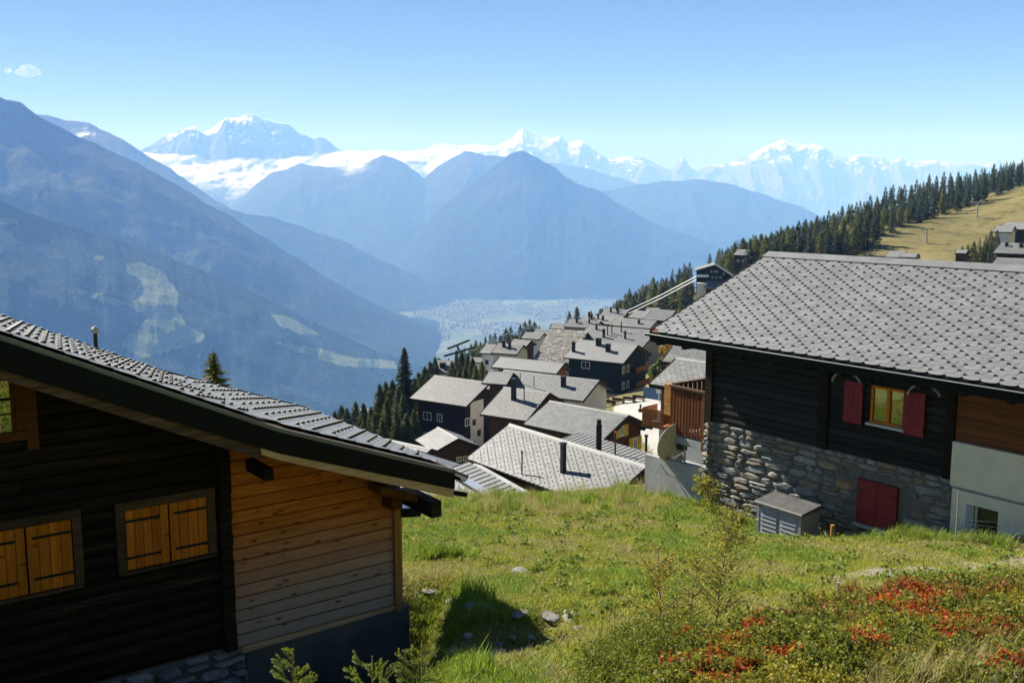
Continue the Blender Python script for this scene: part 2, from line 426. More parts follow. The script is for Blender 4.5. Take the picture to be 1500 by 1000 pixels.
def inpoly(u, v, poly):
    ins = np.zeros(u.shape, bool); n = len(poly); j = n - 1
    for i in range(n):
        xi, yi = poly[i]; xj, yj = poly[j]
        c = ((yi > v) != (yj > v)) & (u < (xj - xi) * (v - yi) / (yj - yi + 1e-9) + xi)
        ins ^= c; j = i
    return ins
MEADOWS = [[(186, 388), (205, 383), (240, 398), (250, 415), (262, 430), (258, 452), (276, 478), (302, 492), (292, 502), (255, 512), (210, 524), (178, 508), (190, 488), (205, 484), (214, 465), (190, 448), (150, 444), (132, 434), (140, 428), (178, 442), (200, 440), (212, 428), (206, 410), (185, 400)],
           [(395, 460), (420, 462), (470, 490), (440, 490), (410, 478)], [(395, 500), (460, 508), (520, 524), (578, 528), (582, 540), (500, 536), (430, 512)],
           [(0, 318), (28, 322), (28, 330), (0, 328)], [(140, 374), (152, 376), (150, 381), (138, 380)]]
def meadow_attr(P):
    u, v = pixa(P); a = np.zeros(len(P))
    for i, poly in enumerate(MEADOWS): a = np.maximum(a, inpoly(u, v, poly) * (1.0 if i in (0, 2) else 0.75))
    return a

MF = m_mountain('flank_forest', (0.014, 0.028, 0.018), (0.030, 0.034, 0.034), (0.022, 0.034, 0.022), zt=250, sc=1.6)
MS = m_mountain('spur_forest', (0.014, 0.032, 0.018), (0.03, 0.038, 0.032), (0.022, 0.036, 0.022), zt=900, sc=2.2)
MM = m_mountain('mid_mountain', (0.012, 0.022, 0.018), (0.04, 0.037, 0.034), (0.025, 0.035, 0.022), zt=100, sc=1.0)
MA = m_mountain('alpine_rock', (0.05, 0.055, 0.05), (0.13, 0.125, 0.13), (0.07, 0.07, 0.06), snow=(0.62, 0.66, 0.72), zt=-200, zs=1650, sc=0.9)
MA2 = m_mountain('snow_massif', (0.05, 0.055, 0.05), (0.13, 0.125, 0.13), (0.07, 0.07, 0.06), snow=(0.62, 0.66, 0.72), zt=-200, zs=1650, sc=0.9)

ridge('mountain', [(-450, 40, 7000), (-100, 108, 0), (0, 144, 0), (30, 150, 0), (60, 172, 0), (90, 187, 0), (130, 207, 0), (200, 238, 0), (260, 270, 0), (300, 297, 0), (340, 317, 0), (380, 343, 0), (420, 369, 0), (470, 400, 0), (520, 430, 0), (570, 456, 0), (620, 478, 0), (660, 500, 0), (730, 545, 9000)],
      MF, 3000, VZ - 80, na=420, nd=90, amp=0.10, seed=3, jag=0.8, wl=1500, label='dark forested flank sloping down into the valley')
ridge('mountain_spur', [(-350, 235, 4700), (0, 294, 0), (60, 318, 0), (130, 338, 0), (200, 360, 0), (260, 382, 0), (330, 410, 0), (400, 441, 0), (470, 476, 0), (540, 508, 0), (600, 530, 0), (650, 545, 0), (720, 580, 6600)],
      MS, 2300, VZ - 200, na=520, nd=120, amp=0.05, seed=9, jag=1.2, wl=900, label='wooded spur with pale meadow clearings', attr=('meadow', meadow_attr))
ridge('mountain', [(250, 292, 12200), (330, 306, 0), (360, 313, 0), (400, 318, 0), (450, 334, 0), (500, 352, 0), (530, 368, 0), (560, 383, 0), (600, 398, 0), (640, 418, 0), (690, 446, 0), (740, 480, 12600)],
      MM, 1900, VZ - 60, amp=0.08, seed=14, label='blue hazy spur ridge behind the dark flank')
ridge('mountain', [(250, 345, 19500), (345, 300, 0), (370, 275, 0), (400, 252, 0), (440, 239, 0), (480, 245, 0), (520, 243, 0), (560, 227, 0), (590, 236, 0), (610, 252, 0), (621, 262, 0), (640, 246, 0), (660, 232, 0), (682, 221, 0), (710, 226, 0), (735, 229, 0), (770, 236, 0), (840, 262, 18500)],
      MM, 5200, VZ - 60, amp=0.10, seed=21, wl=2600, label='pale blue mountain below the fog bank')
ridge('mountain', [(500, 440, 14800), (560, 400, 0), (590, 366, 0), (620, 331, 0), (660, 291, 0), (700, 262, 0), (725, 241, 0), (745, 228, 0), (766, 220, 0), (786, 232, 0), (800, 240, 0), (815, 246, 0), (830, 262, 0), (850, 270, 0), (880, 280, 0), (905, 296, 0), (940, 318, 0), (980, 335, 0), (1030, 352, 0), (1100, 380, 0), (1200, 420, 0), (1350, 470, 15200)],
      MM, 2900, VZ - 40, na=460, amp=0.11, seed=27, wl=2200, label='pyramid shaped blue mountain above the valley town')
ridge('mountain', [(800, 310, 19500), (870, 285, 0), (905, 275, 0), (940, 268, 0), (985, 265, 0), (1030, 263, 0), (1060, 268, 0), (1100, 278, 0), (1140, 291, 0), (1180, 305, 0), (1230, 330, 0), (1320, 370, 18800)],
      MM, 4300, VZ - 40, amp=0.09, seed=33, wl=2300, label='rounded blue dome ridge')
ridge('mountain', [(760, 236, 25500), (830, 240, 0), (870, 249, 0), (900, 260, 0), (940, 271, 0), (1010, 284, 0), (1080, 300, 25500)],
      MM, 4000, VZ, amp=0.08, seed=37, wl=2300, label='far hazy shoulder under the snow peaks')
ridge('mountain', [(40, 165, 12300), (93, 175, 0), (130, 179, 0), (170, 200, 0), (215, 226, 0), (260, 255, 0), (300, 284, 0), (350, 312, 0), (420, 345, 12800)],
      MA, 3400, VZ, amp=0.08, seed=41, wl=2000, label='pale snow dusted ridge behind the dark flank')
ridge('snow_mountain', [(150, 250, 25000), (190, 228, 0), (215, 214, 0), (240, 200, 0), (265, 190, 0), (285, 184, 0), (302, 192, 0), (316, 183, 0), (330, 171, 0), (350, 172, 0), (370, 167, 0), (385, 175, 0), (400, 179, 0), (420, 181, 0), (440, 196, 0), (460, 205, 0), (475, 202, 0), (490, 215, 0), (520, 228, 0), (570, 244, 25500)],
      MA2, 5200, VZ, na=420, nd=110, amp=0.17, seed=47, jag=1.0, wl=2300, label='broad snow capped massif above the fog')
ridge('snow_mountain', [(480, 228, 36000), (520, 222, 0), (560, 219, 0), (600, 221, 0), (625, 218, 0), (640, 211, 0), (655, 208, 0), (670, 213, 0), (700, 211, 0), (725, 217, 0), (745, 205, 0), (757, 194, 0), (766, 188, 0), (780, 193, 0), (795, 198, 0), (812, 204, 0), (820, 199, 0), (833, 210, 0), (852, 205, 0), (870, 216, 0), (890, 231, 0), (912, 229, 0), (938, 231, 0), (960, 239, 0), (984, 248, 0), (992, 235, 0), (996, 228, 0), (1000, 228.5, 0), (1006, 238, 0), (1012, 247, 0), (1022, 251, 0), (1045, 241, 0), (1070, 239, 0), (1092, 230, 0), (1110, 222, 0), (1122, 214, 0), (1138, 208, 0), (1148, 203, 0), (1160, 207, 0), (1176, 211, 0), (1192, 210, 0), (1206, 214, 0), (1222, 226, 0), (1236, 231, 0), (1262, 226, 0), (1285, 229, 0), (1305, 238, 0), (1320, 231, 0), (1340, 238, 0), (1366, 234, 0), (1400, 236, 0), (1440, 240, 0), (1500, 238, 0), (1700, 230, 36000)],
      MA, 8000, VZ, na=900, nd=110, amp=0.17, seed=52, jag=1.0, wl=2600, label='long far chain of jagged snow peaks')

# valley floor with its town
def m_valley():
    m, nt, b = nt_new('valley_fields'); g = N(nt)
    p = g.pos(); n = g.noise(p, 0.0035, 6, 0.65)
    v = g.n('ShaderNodeTexVoronoi', i_Vector=g.mapping(p, (1, 0.45, 1)), i_Scale=0.009, feature='F1')
    col = g.ramp(g.sep(v.outputs['Color'])[0], [(0.0, (0.02, 0.04, 0.018)), (0.35, (0.035, 0.055, 0.022)), (0.6, (0.055, 0.085, 0.03)), (0.8, (0.08, 0.10, 0.045)), (1.0, (0.10, 0.105, 0.075))])
    col = g.mix(g.ramp(n, [(0.5, (0, 0, 0)), (0.6, (1, 1, 1))]), col, (0.035, 0.055, 0.03))
    nt.links.new(col, b.inputs['Base Color']); b.inputs['Roughness'].default_value = 0.95
    return m
mb = MB(); mb.add([(-30000, -3500, VZ), (30000, -3500, VZ), (30000, 43000, VZ), (-30000, 43000, VZ)], [(0, 1, 2, 3)])
mb.build('valley_floor', m_valley(), kind='structure', label='flat valley floor with pale fields around a town')
M['town'] = m_simple('town_walls', (0.26, 0.255, 0.25), (0.15, 0.148, 0.145), 0.02, 0.8, var=0.45)
vs, qs = [], []
for i in range(9000):
    u = R.uniform(605, 905); v = R.uniform(437, 500)
    c = atz(u, v, VZ)
    if float(fbm(np.array([c[0] / 420]), np.array([c[1] / 700]), 91, 4)[0]) < R.uniform(.42, .62): continue
    a = R.uniform(0, 1.6); w, l, h = R.uniform(7, 16), R.uniform(9, 28), R.uniform(6, 16)
    dx, dy = math.cos(a), math.sin(a); n0 = len(vs)
    for z in (VZ - 1, VZ + h):
        for sx, sy in ((-1, -1), (1, -1), (1, 1), (-1, 1)):
            vs.append((c[0] + sx * l / 2 * dx - sy * w / 2 * dy, c[1] + sx * l / 2 * dy + sy * w / 2 * dx, z))
    qs += [[n0 + j for j in f] for f in ((4, 5, 6, 7), (0, 1, 5, 4), (1, 2, 6, 5), (2, 3, 7, 6), (3, 0, 4, 7))]
mesh_obj('town_houses', np_mesh('town_houses', vs, quads=qs, mat=M['town']), kind='stuff', label='far town spread over the valley floor')

# fog lying in the pass
def m_cloud(name):
    m = bpy.data.materials.new(name); m.use_nodes = True
    nt = m.node_tree; nt.nodes.clear(); g = N(nt)
    d = g.n('ShaderNodeBsdfDiffuse', i_Color=(0.97, 0.97, 0.97, 1))
    t2 = g.n('ShaderNodeBsdfTranslucent', i_Color=(0.97, 0.97, 0.97, 1))
    dd = g.n('ShaderNodeMixShader', i_0=0.15, i_1=d.outputs[0], i_2=t2.outputs[0])
    t = g.n('ShaderNodeBsdfTransparent')
    a = g.attr('dens'); n = g.noise(g.pos(), 0.0016 if name != 'cloudlet' else 0.006, 7, 0.62)
    k = g.math('ADD', a, g.math('MULTIPLY', g.math('SUBTRACT', n, 0.5), 1.5))
    k = g.ramp(k, [(0.25, (0, 0, 0)), (0.75, (1, 1, 1))])
    mx = g.n('ShaderNodeMixShader', i_0=k, i_1=t.outputs[0], i_2=dd.outputs[0])
    out = g.n('ShaderNodeOutputMaterial'); nt.links.new(mx.outputs[0], out.inputs[0])
    return m
MCL = m_cloud('fog_white')
def fog_sheet(name, top, bot, Yt, Yb, amp, seed, label, na=260, nd=60):
    us = np.linspace(top[0][0], top[-1][0], na)
    vt = np.interp(us, [c[0] for c in top], [c[1] for c in top]); vb = np.interp(us, [c[0] for c in bot], [c[1] for c in bot])
    P = np.zeros((nd, na, 3)); D = np.zeros((nd, na))
    for i in range(nd):
        t = i / (nd - 1)
        for j in range(na):
            P[i, j] = atY(us[j], vt[j] + (vb[j] - vt[j]) * t, Yt + (Yb - Yt) * t)
        D[i] = (min(1, t * 6) * min(1, (1 - t) * 1.5) if name == 'fog_bank' else .62 * math.sin(math.pi * t) ** .8)
    e = np.minimum(1, np.minimum(np.arange(na), np.arange(na)[::-1]) / (na * (0.06 if name == 'fog_bank' else 0.4))); D *= e[None]
    if name == 'fog_bank': D *= np.interp(us, [180, 540, 580, 640, 745], [1, 1, .72, .62, .3])[None]
    nz = fbm(P[:, :, 0] / 900, P[:, :, 2] / 500, seed, 6, 0.55)
    P[:, :, 1] -= (nz - 0.5) * amp * 4; P[:, :, 2] += (nz - 0.5) * amp
    I = np.arange(nd * na).reshape(nd, na)
    q = np.stack([I[:-1, :-1], I[1:, :-1], I[1:, 1:], I[:-1, 1:]], -1).reshape(-1, 4)
    me = np_mesh(name, P.reshape(-1, 3), quads=q, mat=MCL, smooth=True, attrs={'dens': D.ravel()})
    return mesh_obj(name, me, kind='stuff', label=label)
fog_sheet('fog_bank', [(180, 222), (215, 221), (250, 223), (330, 229), (420, 229), (480, 221), (540, 219), (600, 221), (650, 217), (700, 212), (745, 214)],
          [(180, 250), (250, 285), (330, 305), (400, 300), (480, 285), (560, 262), (600, 272), (625, 290), (660, 258), (700, 232), (745, 222)], 22500, 20000, 150, 5, 'bright white fog bank pouring over the pass')
fog_sheet('fog_wisp', [(470, 222), (540, 221), (565, 222)], [(470, 262), (510, 268), (565, 240)], 18600, 17600, 80, 8, 'thin fog wisp spilling over the ridge crest', 90, 40)

# one small cloud high above the far ridge, outside the haze
mv, mq, md = [], [], []
cc = atY(40, 105, 30000)
for (dx, dz, r) in ((0, 0, 210), (-190, -30, 130), (190, -20, 150), (80, 110, 130), (-60, 80, 120), (330, -50, 80), (-560, 30, 90)):
    n0 = len(mv)
    for i in range(13):
        for j in range(24):
            th = math.pi * i / 12; ph = 2 * math.pi * j / 24
            k = r * (0.75 + 0.5 * float(fbm(np.array([th * 2 + dx]), np.array([ph * 2 + dz]), 3, 4)[0]))
            mv.append((cc[0] + dx + k * 1.3 * math.sin(th) * math.cos(ph), cc[1] + k * math.sin(th) * math.sin(ph), cc[2] + dz + k * 0.75 * math.cos(th)))
            md.append(0.45)
    for i in range(12):
        for j in range(24):
            mq.append((n0 + i * 24 + j, n0 + (i + 1) * 24 + j, n0 + (i + 1) * 24 + (j + 1) % 24, n0 + i * 24 + (j + 1) % 24))
me = np_mesh('cloud', mv, quads=mq, mat=m_cloud('cloudlet'), smooth=True, attrs={'dens': md})
mesh_obj('cloud', me, kind='stuff', label='small white cloud alone in the blue sky')

# the air
HZ = bpy.data.materials.new('haze_air'); HZ.use_nodes = True
hn = HZ.node_tree; hn.nodes.clear()
pv = hn.nodes.new('ShaderNodeVolumePrincipled'); ho = hn.nodes.new('ShaderNodeOutputMaterial')
pv.inputs['Color'].default_value = (0.215, 0.435, 1.0, 1)
pv.inputs['Absorption Color'].default_value = (1, 1, 1, 1)
pv.inputs['Density'].default_value = 0.78e-4
pv.inputs['Anisotropy'].default_value = 0.0
hn.links.new(pv.outputs[0], ho.inputs['Volume'])
mb = MB(); mb.box(-32000, 32000, -4000, 44000, VZ - 160, 2500)
mb.build('haze', HZ, kind='stuff', label='blue air haze filling the valley')

# ------------------------------------------------------------------ near ground
THB = math.atan2(0.590, 0.808)
Br = np.array([math.cos(THB), math.sin(THB), 0]); Ar = np.array([-Br[1], Br[0], 0])     # right-and-away, left-and-away
W0 = np.array([(345 - 750) / 1458 * 12.5, 12.5, 0])                                     # near chalet wall origin
C0 = np.array([(1040 - 750) / 1458 * 28.3, 28.3, 0])                                    # stone-based chalet corner
E = -Ar
FAR = [(-3, 36, -12.6), (2, 37, -12.5), (6, 37, -11.5), (14, 36, -9.5), (24, 30, -6), (-3, 50, -20), (4, 48, -19.5), (9, 52, -18), (-12, 40, -15), (-25, 40, -20), (-40, 30, -22),
       (6, 78, -24), (14, 74, -23.5), (-8, 85, -31), (4, 100, -29), (12, 110, -30.5), (20, 120, -32), (18, 165, -34), (25, 150, -32.5), (22, 185, -38), (5, 130, -34), (-12, 125, -40), (-8, 160, -41.5), (-20, 165, -43), (-30, 150, -47), (-35, 120, -48), (-30, 90, -38),
       (-45, 160, -62), (-60, 120, -66), (-80, 200, -110), (-30, 200, -54), (-35, 260, -62), (-14, 230, -48), (-20, 300, -60), (-10, 260, -50), (5, 250, -46), (30, 240, -43), (10, 330, -56), (35, 350, -49), (40, 420, -53), (30, 450, -60), (60, 300, -38), (60, 400, -49), (75, 430, -42), (85, 380, -33), (100, 430, -36), (70, 340, -34), (50, 360, -46), (90, 335, -27),
       (0, 400, -75), (-60, 400, -140), (-150, 300, -200), (-200, 100, -170), (-100, 20, -45), (0, 600, -160), (100, 640, -110), (120, 375, -28), (130, 380, -26), (125, 480, -38), (160, 520, -30), (150, 470, -15), (182, 450, -14), (222, 480, -7), (258, 500, 4), (300, 520, 13), (190, 400, -21), (200, 560, -22), (260, 620, -18), (330, 640, 6), (160, 560, -45), (300, 760, -100), (200, 900, -260), (100, 1000, -330), (0, 1200, -480), (500, 900, -60), (700, 1200, -300), (-300, 1000, -560), (-600, 600, -620),
       (215, 330, -18), (180, 300, -24), (130, 280, -27), (240, 420, -10), (260, 300, -8), (350, 400, 25), (450, 600, 50), (90, 200, -22), (120, 120, -8), (70, 100, -16), (40, 70, -15), (60, 40, 2), (150, 40, 30), (300, 200, 40), (600, 500, 120),
       (0, -80, 20), (120, -150, 70), (-120, -120, 0), (-300, -300, -60), (300, -500, 190), (-900, -300, -500), (0, -1200, 380), (1000, -600, 480), (1200, 400, 350), (1600, 1400, 50), (-1500, 0, -1050), (-1200, 1200, -1150), (0, 2200, -1150), (900, 2200, -900), (2300, 1500, 0), (-1500, -1500, -700), (1500, -1800, 600), (-2300, 800, -1340), (-800, 2400, -1340), (500, 2700, -1300), (1900, 2200, -500), (2600, 0, 700), (-2600, -1000, -1300)]
_fp = np.array(FAR, float)
def _phi(d): return np.sqrt(d * d + 12.0 ** 2)
_D = np.linalg.norm(_fp[:, None, :2] - _fp[None, :, :2], axis=2)
_n = len(_fp); _A = np.zeros((_n + 3, _n + 3)); _A[:_n, :_n] = _phi(_D); _A[:_n, _n] = 1; _A[:_n, _n + 1:] = _fp[:, :2]; _A[_n:, :_n] = _A[:_n, _n:].T
_w = np.linalg.solve(_A, np.concatenate([_fp[:, 2], np.zeros(3)]))
def zfar(x, y):
    sh = x.shape; x = x.ravel(); y = y.ravel(); out = np.zeros(x.size)
    for a in range(0, x.size, 20000):
        d = np.sqrt((x[a:a + 20000, None] - _fp[None, :, 0]) ** 2 + (y[a:a + 20000, None] - _fp[None, :, 1]) ** 2)
        out[a:a + 20000] = _phi(d) @ _w[:_n] + _w[_n] + _w[_n + 1] * x[a:a + 20000] + _w[_n + 2] * y[a:a + 20000]
    return out.reshape(sh)
def sst(a, b, x):
    t = np.clip((x - a) / (b - a), 0, 1); return t * t * (3 - 2 * t)
def gau(x, y, cx, cy, r, ry=None): return np.exp(-((x - cx) / r) ** 2 - ((y - cy) / (ry or r)) ** 2)
def ground(x, y):
    x = np.asarray(x, float); y = np.asarray(y, float)
    near = -2.6 - 0.23 * y + 0.10 * sst(19, 28, y) * sst(10, 3, x)
    near = near - 0.62 * gau(x, y, 7.2, 24.3, 2.2) + 0.18 * gau(x, y, 4.0, 29.5, 2.0)
    near = near - 1.5 * sst(-0.55, -1.5, x + 0.0 * y) * sst(8.2, 10.2, y) * sst(16, 14.2, y)
    near = near - 0.5 * gau(x, y, -0.25, 11.6, 0.75, 0.9) - 0.35 * gau(x, y, 0.35, 12.2, 0.45, 0.6)
    near = near + 0.30 * gau(x, y, 3.6, 9.6, 2.2, 1.3) + 0.35 * gau(x, y, 6.0, 12.2, 2.4, 1.6)
    near = near + 0.10 * (fbm(x * 0.6, y * 0.6, 4, 4) - 0.5) + 0.10 * (fbm(x * 2.2, y * 2.2, 8, 3) - 0.5)
    near = near + 0.16 * np.maximum(x - 13, 0) - 0.10 * np.maximum(-x - 9, 0)
    far = zfar(x, y)
    r = np.sqrt(x * x + y * y)
    far = far + (fbm(x / 22, y / 22, 12, 5) - 0.5) * np.minimum(3.5, r * 0.012)
    w = np.maximum(sst(29.5, 37, y), sst(26, 60, r))
    w = np.where(y < 0, sst(26, 60, r), w)
    return near * (1 - w) + far * w
def gz(x, y): return float(ground(np.array([x]), np.array([y]))[0])

RHpos = lambda s, o, z=0.0: C0 + E * s - Br * o + np.array([0, 0, z])
def path_mask(x, y):
    c = np.interp(x, [2.5, 4.5, 6.3, 8.9, 12], [14.6, 15.0, 16.1, 17.3, 18.4])
    return sst(0.85, 0.2, np.abs(y - c)) * sst(3.2, 6.0, x)
ang = np.concatenate([np.linspace(-44, 44, 460), np.linspace(44, 316, 70)[1:-1]])
rr_ = np.exp(np.linspace(math.log(0.8), math.log(2900), 460))
TH, RR = np.meshgrid(np.radians(ang), rr_)
GX, GY = RR * np.sin(TH), RR * np.cos(TH)
GZ = ground(GX, GY)
nr, na = GX.shape
I = np.arange(nr * na).reshape(nr, na); I2 = np.concatenate([I, I[:, :1]], 1)
q = np.stack([I2[:-1, :-1], I2[:-1, 1:], I2[1:, 1:], I2[1:, :-1]], -1).reshape(-1, 4)
P = np.stack([GX, GY, GZ], -1).reshape(-1, 3)
cz = gz(0, 0)
P = np.concatenate([P, [[0, 0, cz]]]); tri = [(nr * na, (i + 1) % na, i) for i in range(na)]
x_, y_ = P[:, 0], P[:, 1]
a_path = path_mask(x_, y_)
a_bare = np.maximum.reduce([gau(x_, y_, 3.3, 27.5, 0.9, 0.6), 0.9 * gau(x_, y_, 5.6, 26.6, 1.3, 0.5), gau(x_, y_, -0.2, 11.7, 0.75, 0.8), 0.8 * gau(x_, y_, -2.6, 12, 1.4, 2.2), 0.6 * gau(x_, y_, 7.4, 24.0, 2.0)])
yard = sst(24, 16, np.abs(y_ - 150)) * sst(16, 10, np.abs(x_ - 24))
plz = inpoly(*pixa(P), [(895, 600), (915, 585), (965, 578), (990, 640), (960, 665), (935, 640), (905, 612)]) & (y_ > 95) & (y_ < 230)
hill = sst(120, 200, y_) * sst(80, 120, x_)
def m_ground():
    m, nt, b = nt_new('alpine_ground'); g = N(nt)
    p = g.pos(); n1 = g.noise(p, 0.9, 6, 0.65); n2 = g.noise(p, 9, 5, 0.7); n3 = g.noise(g.mapping(p, (1, 1, 3)), 0.06, 6, 0.7)
    lawn = g.ramp(n1, [(0.3, (0.09, 0.12, 0.02)), (0.5, (0.14, 0.16, 0.032)), (0.7, (0.22, 0.19, 0.07))])
    lawn = g.mix(g.ramp(n2, [(0.35, (0.7, 0.7, 0.7)), (0.65, (1, 1, 1))]), (0.02, 0.022, 0.008), lawn)
    dry = g.ramp(n3, [(0.3, (0.075, 0.085, 0.028)), (0.5, (0.165, 0.14, 0.055)), (0.72, (0.22, 0.17, 0.075))])
    dry = g.mix(g.ramp(g.noise(p, 0.22, 8, 0.75), [(0.53, (0, 0, 0)), (0.66, (1, 1, 1))]), dry, (0.06, 0.05, 0.022))
    dry = g.mix(g.ramp(g.noise(g.mapping(p, (1, 2.5, 1)), 0.11, 8, 0.75), [(0.58, (0, 0, 0)), (0.7, (1, 1, 1))]), dry, (0.23, 0.20, 0.12))
    col = g.mix(g.attr('hill'), lawn, dry)
    dirt = g.ramp(n2, [(0.3, (0.13, 0.11, 0.085)), (0.7, (0.34, 0.30, 0.245))])
    col = g.mix(g.attr('path'), col, dirt)
    bare = g.ramp(n2, [(0.3, (0.05, 0.04, 0.028)), (0.7, (0.20, 0.17, 0.13))])
    col = g.mix(g.attr('bare'), col, bare)
    pz = g.ramp(n1, [(0.3, (0.34, 0.33, 0.31)), (0.7, (0.42, 0.41, 0.39))])
    col = g.mix(g.attr('plaza'), col, pz)
    nt.links.new(col, b.inputs['Base Color']); b.inputs['Roughness'].default_value = 0.95
    b.inputs['Specular IOR Level'].default_value = 0.1
    nt.links.new(g.bump(g.math('ADD', n2, g.math('MULTIPLY', n3, 2.0)), 0.7, 0.06), b.inputs['Normal'])
    return m
me = np_mesh('ground', P, quads=q, tris=tri, mat=m_ground(), smooth=True,
             attrs={'path': a_path, 'bare': a_bare, 'plaza': plz.astype(float), 'hill': np.maximum(hill, 0.85 * sst(34, 60, y_) * (x_ < 300))})
mesh_obj('ground', me, kind='structure', label='grassy alpine slope falling away to the village')

# ------------------------------------------------------------------ roofing with real slates and snow hooks
TW, TE = 0.40, 0.135
def tile_geo(sx=1.0):
    w, e, h = TW * 0.485, TE * 2.0, TE
    top = [(-w, e, .003), (w, e, .003), (w, h * .55, .0095), (w * .78, h * .16, .0115), (w * .3, 0, .0125), (-w * .3, 0, .0125), (-w * .78, h * .16, .0115), (-w, h * .55, .0095)]
    bot = [(x, y, z - .009) for x, y, z in top[2:]]
    vs = top + bot
    fs = [tuple(range(8))] + [(2 + i, 8 + i, 9 + i, 3 + i) for i in range(5)]
    return vs, fs
TV, TF = tile_geo()
TILE_ME = bpy.data.meshes.new('slate_tile'); TILE_ME.from_pydata(TV, [], TF); TILE_ME.materials.append(M['slate'])
GV = [(-.026, .0, .008), (.026, .0, .008), (.020, .02, .044), (-.020, .02, .044), (-.020, .065, .010), (.020, .065, .010)]
GF = [(0, 1, 2, 3), (3, 2, 5, 4), (0, 3, 4), (1, 5, 2)]
def roof_tiles(root, org, p0, xdir, updir, L, Sl, hooks=True, nsingle=0, world=None, skip=None, phase=0.0, tilename='slate_tile', hs=1.0, mat=None):
    """slates laid in courses on one slope; the nearest ones single, the rest joined"""
    p0, xd, ud = Vector(p0), Vector(xdir).normalized(), Vector(updir).normalized()
    nd = xd.cross(ud)
    rot = Matrix((xd, ud, nd)).transposed()
    cand = []; mbt = MB(org); mbg = MB(org)
    nrow = int(Sl / TE)
    for r in range(nrow):
        off = (-0.2 * r + phase) % TW
        k = 0
        while True:
            s = off + k * TW; k += 1
            if s > L - 0.12: break
            if s < 0.12: continue
            p = p0 + xd * s + ud * (r * TE)
            if skip and skip(p): continue
            cand.append(p)
            t = round((s + 0.2 * r - phase) / TW)
            if hooks and (t % 2 == 0 or (t % 2 == 1 and r % 2 == 0)) and r > 0:
                mbg.add([p + rot @ (Vector(q) * hs) for q in GV], GF)
    if nsingle:
        def dist(p):
            w = world(p); u, v = pixa(np.array(w))
            return math.dist(w, (0, 0, 0)) + (0 if -5 < u < 1505 and -5 < v < 1005 and w[1] > 0 else 1000)
        order = sorted(cand, key=dist)
    else: order = cand
    for i, p in enumerate(order):
        jit = Matrix.Rotation(R.uniform(-.008, .008), 3, 'Z') @ Matrix.Rotation(R.uniform(-.010, .010), 3, 'X')
        if i < nsingle:
            o = mesh_obj(tilename, TILE_ME, root)
            o.matrix_local = Matrix.Translation(p - Vector(org)) @ (rot @ jit).to_4x4()
        else:
            rj = rot @ jit
            mbt.add([p + rj @ Vector(q) for q in TV], TF)
    if mbt.v: mbt.build('slate_tiles', mat or M['slate'], root, kind='stuff')
    if mbg.v: mbg.build('snow_hooks', M['guard'], root, kind='stuff')

def stone_mesh(w, h, d, rnd, mat):
    """one rough block: irregular outline, domed face, front towards -y"""
    n = rnd.randint(7, 9); out = []
    for i in range(n):
        a = 2 * math.pi * (i + 0.5 * rnd.random()) / n
        c, s = math.cos(a), math.sin(a)
        k = 1 / max(abs(c), abs(s)) * rnd.uniform(0.88, 1.0) if rnd.random() < .9 else 1.0
        k = min(k, 1.28)
        out.append((w / 2 * c * k * 0.97, h / 2 * s * k * 0.97))
    out = [(max(-w / 2, min(w / 2, x)), max(-h / 2, min(h / 2, z))) for x, z in out]
    vs = [(x, 0.03, z) for x, z in out] + [(x * .97, -d * rnd.uniform(.35, .6), z * .97) for x, z in out] + [(x * rnd.uniform(.6, .78), -d * rnd.uniform(.75, 1.15), z * rnd.uniform(.6, .78)) for x, z in out] + [(rnd.uniform(-.1, .1) * w, -d * rnd.uniform(.9, 1.1), rnd.uniform(-.1, .1) * h)]
    fs = []
    for a in (0, n):
        fs += [(a + i, a + (i + 1) % n, a + n + (i + 1) % n, a + n + i) for i in range(n)]
    fs += [(2 * n + i, 2 * n + (i + 1) % n, 3 * n) for i in range(n)]
    me = bpy.data.meshes.new('stone'); me.from_pydata(vs, [], fs); me.materials.append(mat)
    return me
def stone_wall(root, org, x0, x1, z0, z1, y, mat, hmin, hmax, wmin, wmax, seed, skip=None, gap=0.02, depth=0.06):
    rnd = random.Random(seed); n = 0
    z = z1
    while z > z0:
        h = rnd.uniform(hmin, hmax); x = x0 - rnd.uniform(0, .15)
        while x < x1:
            w = rnd.uniform(wmin, wmax) * (0.75 + 0.5 * h / hmax)
            hh = h * rnd.uniform(.88, 1.08)
            xa, xb = max(x, x0), min(x + w, x1)
            zc = z - h / 2 + rnd.uniform(-.02, .02)
            if xb - xa > 0.07 and not (skip and skip((xa + xb) / 2, zc, xb - xa, h)):
                if h > .15 and rnd.random() < .28:                     # two thin stones instead of one
                    hs = [(hh * .5, zc + hh * .25), (hh * .46, zc - hh * .25)]
                else: hs = [(hh, zc)]
                for h2, z2 in hs:
                    o = mesh_obj('stone', stone_mesh(xb - xa - gap, h2 - gap, depth * rnd.uniform(.6, 1.3), rnd, mat), root)
                    o.location = ((xa + xb) / 2 - org[0], y - org[1], z2 - org[2]); o.rotation_euler = (rnd.uniform(-.08, .08), rnd.uniform(-.06, .06), rnd.uniform(-.08, .08)); n += 1
            x += w
        z -= h
    return n

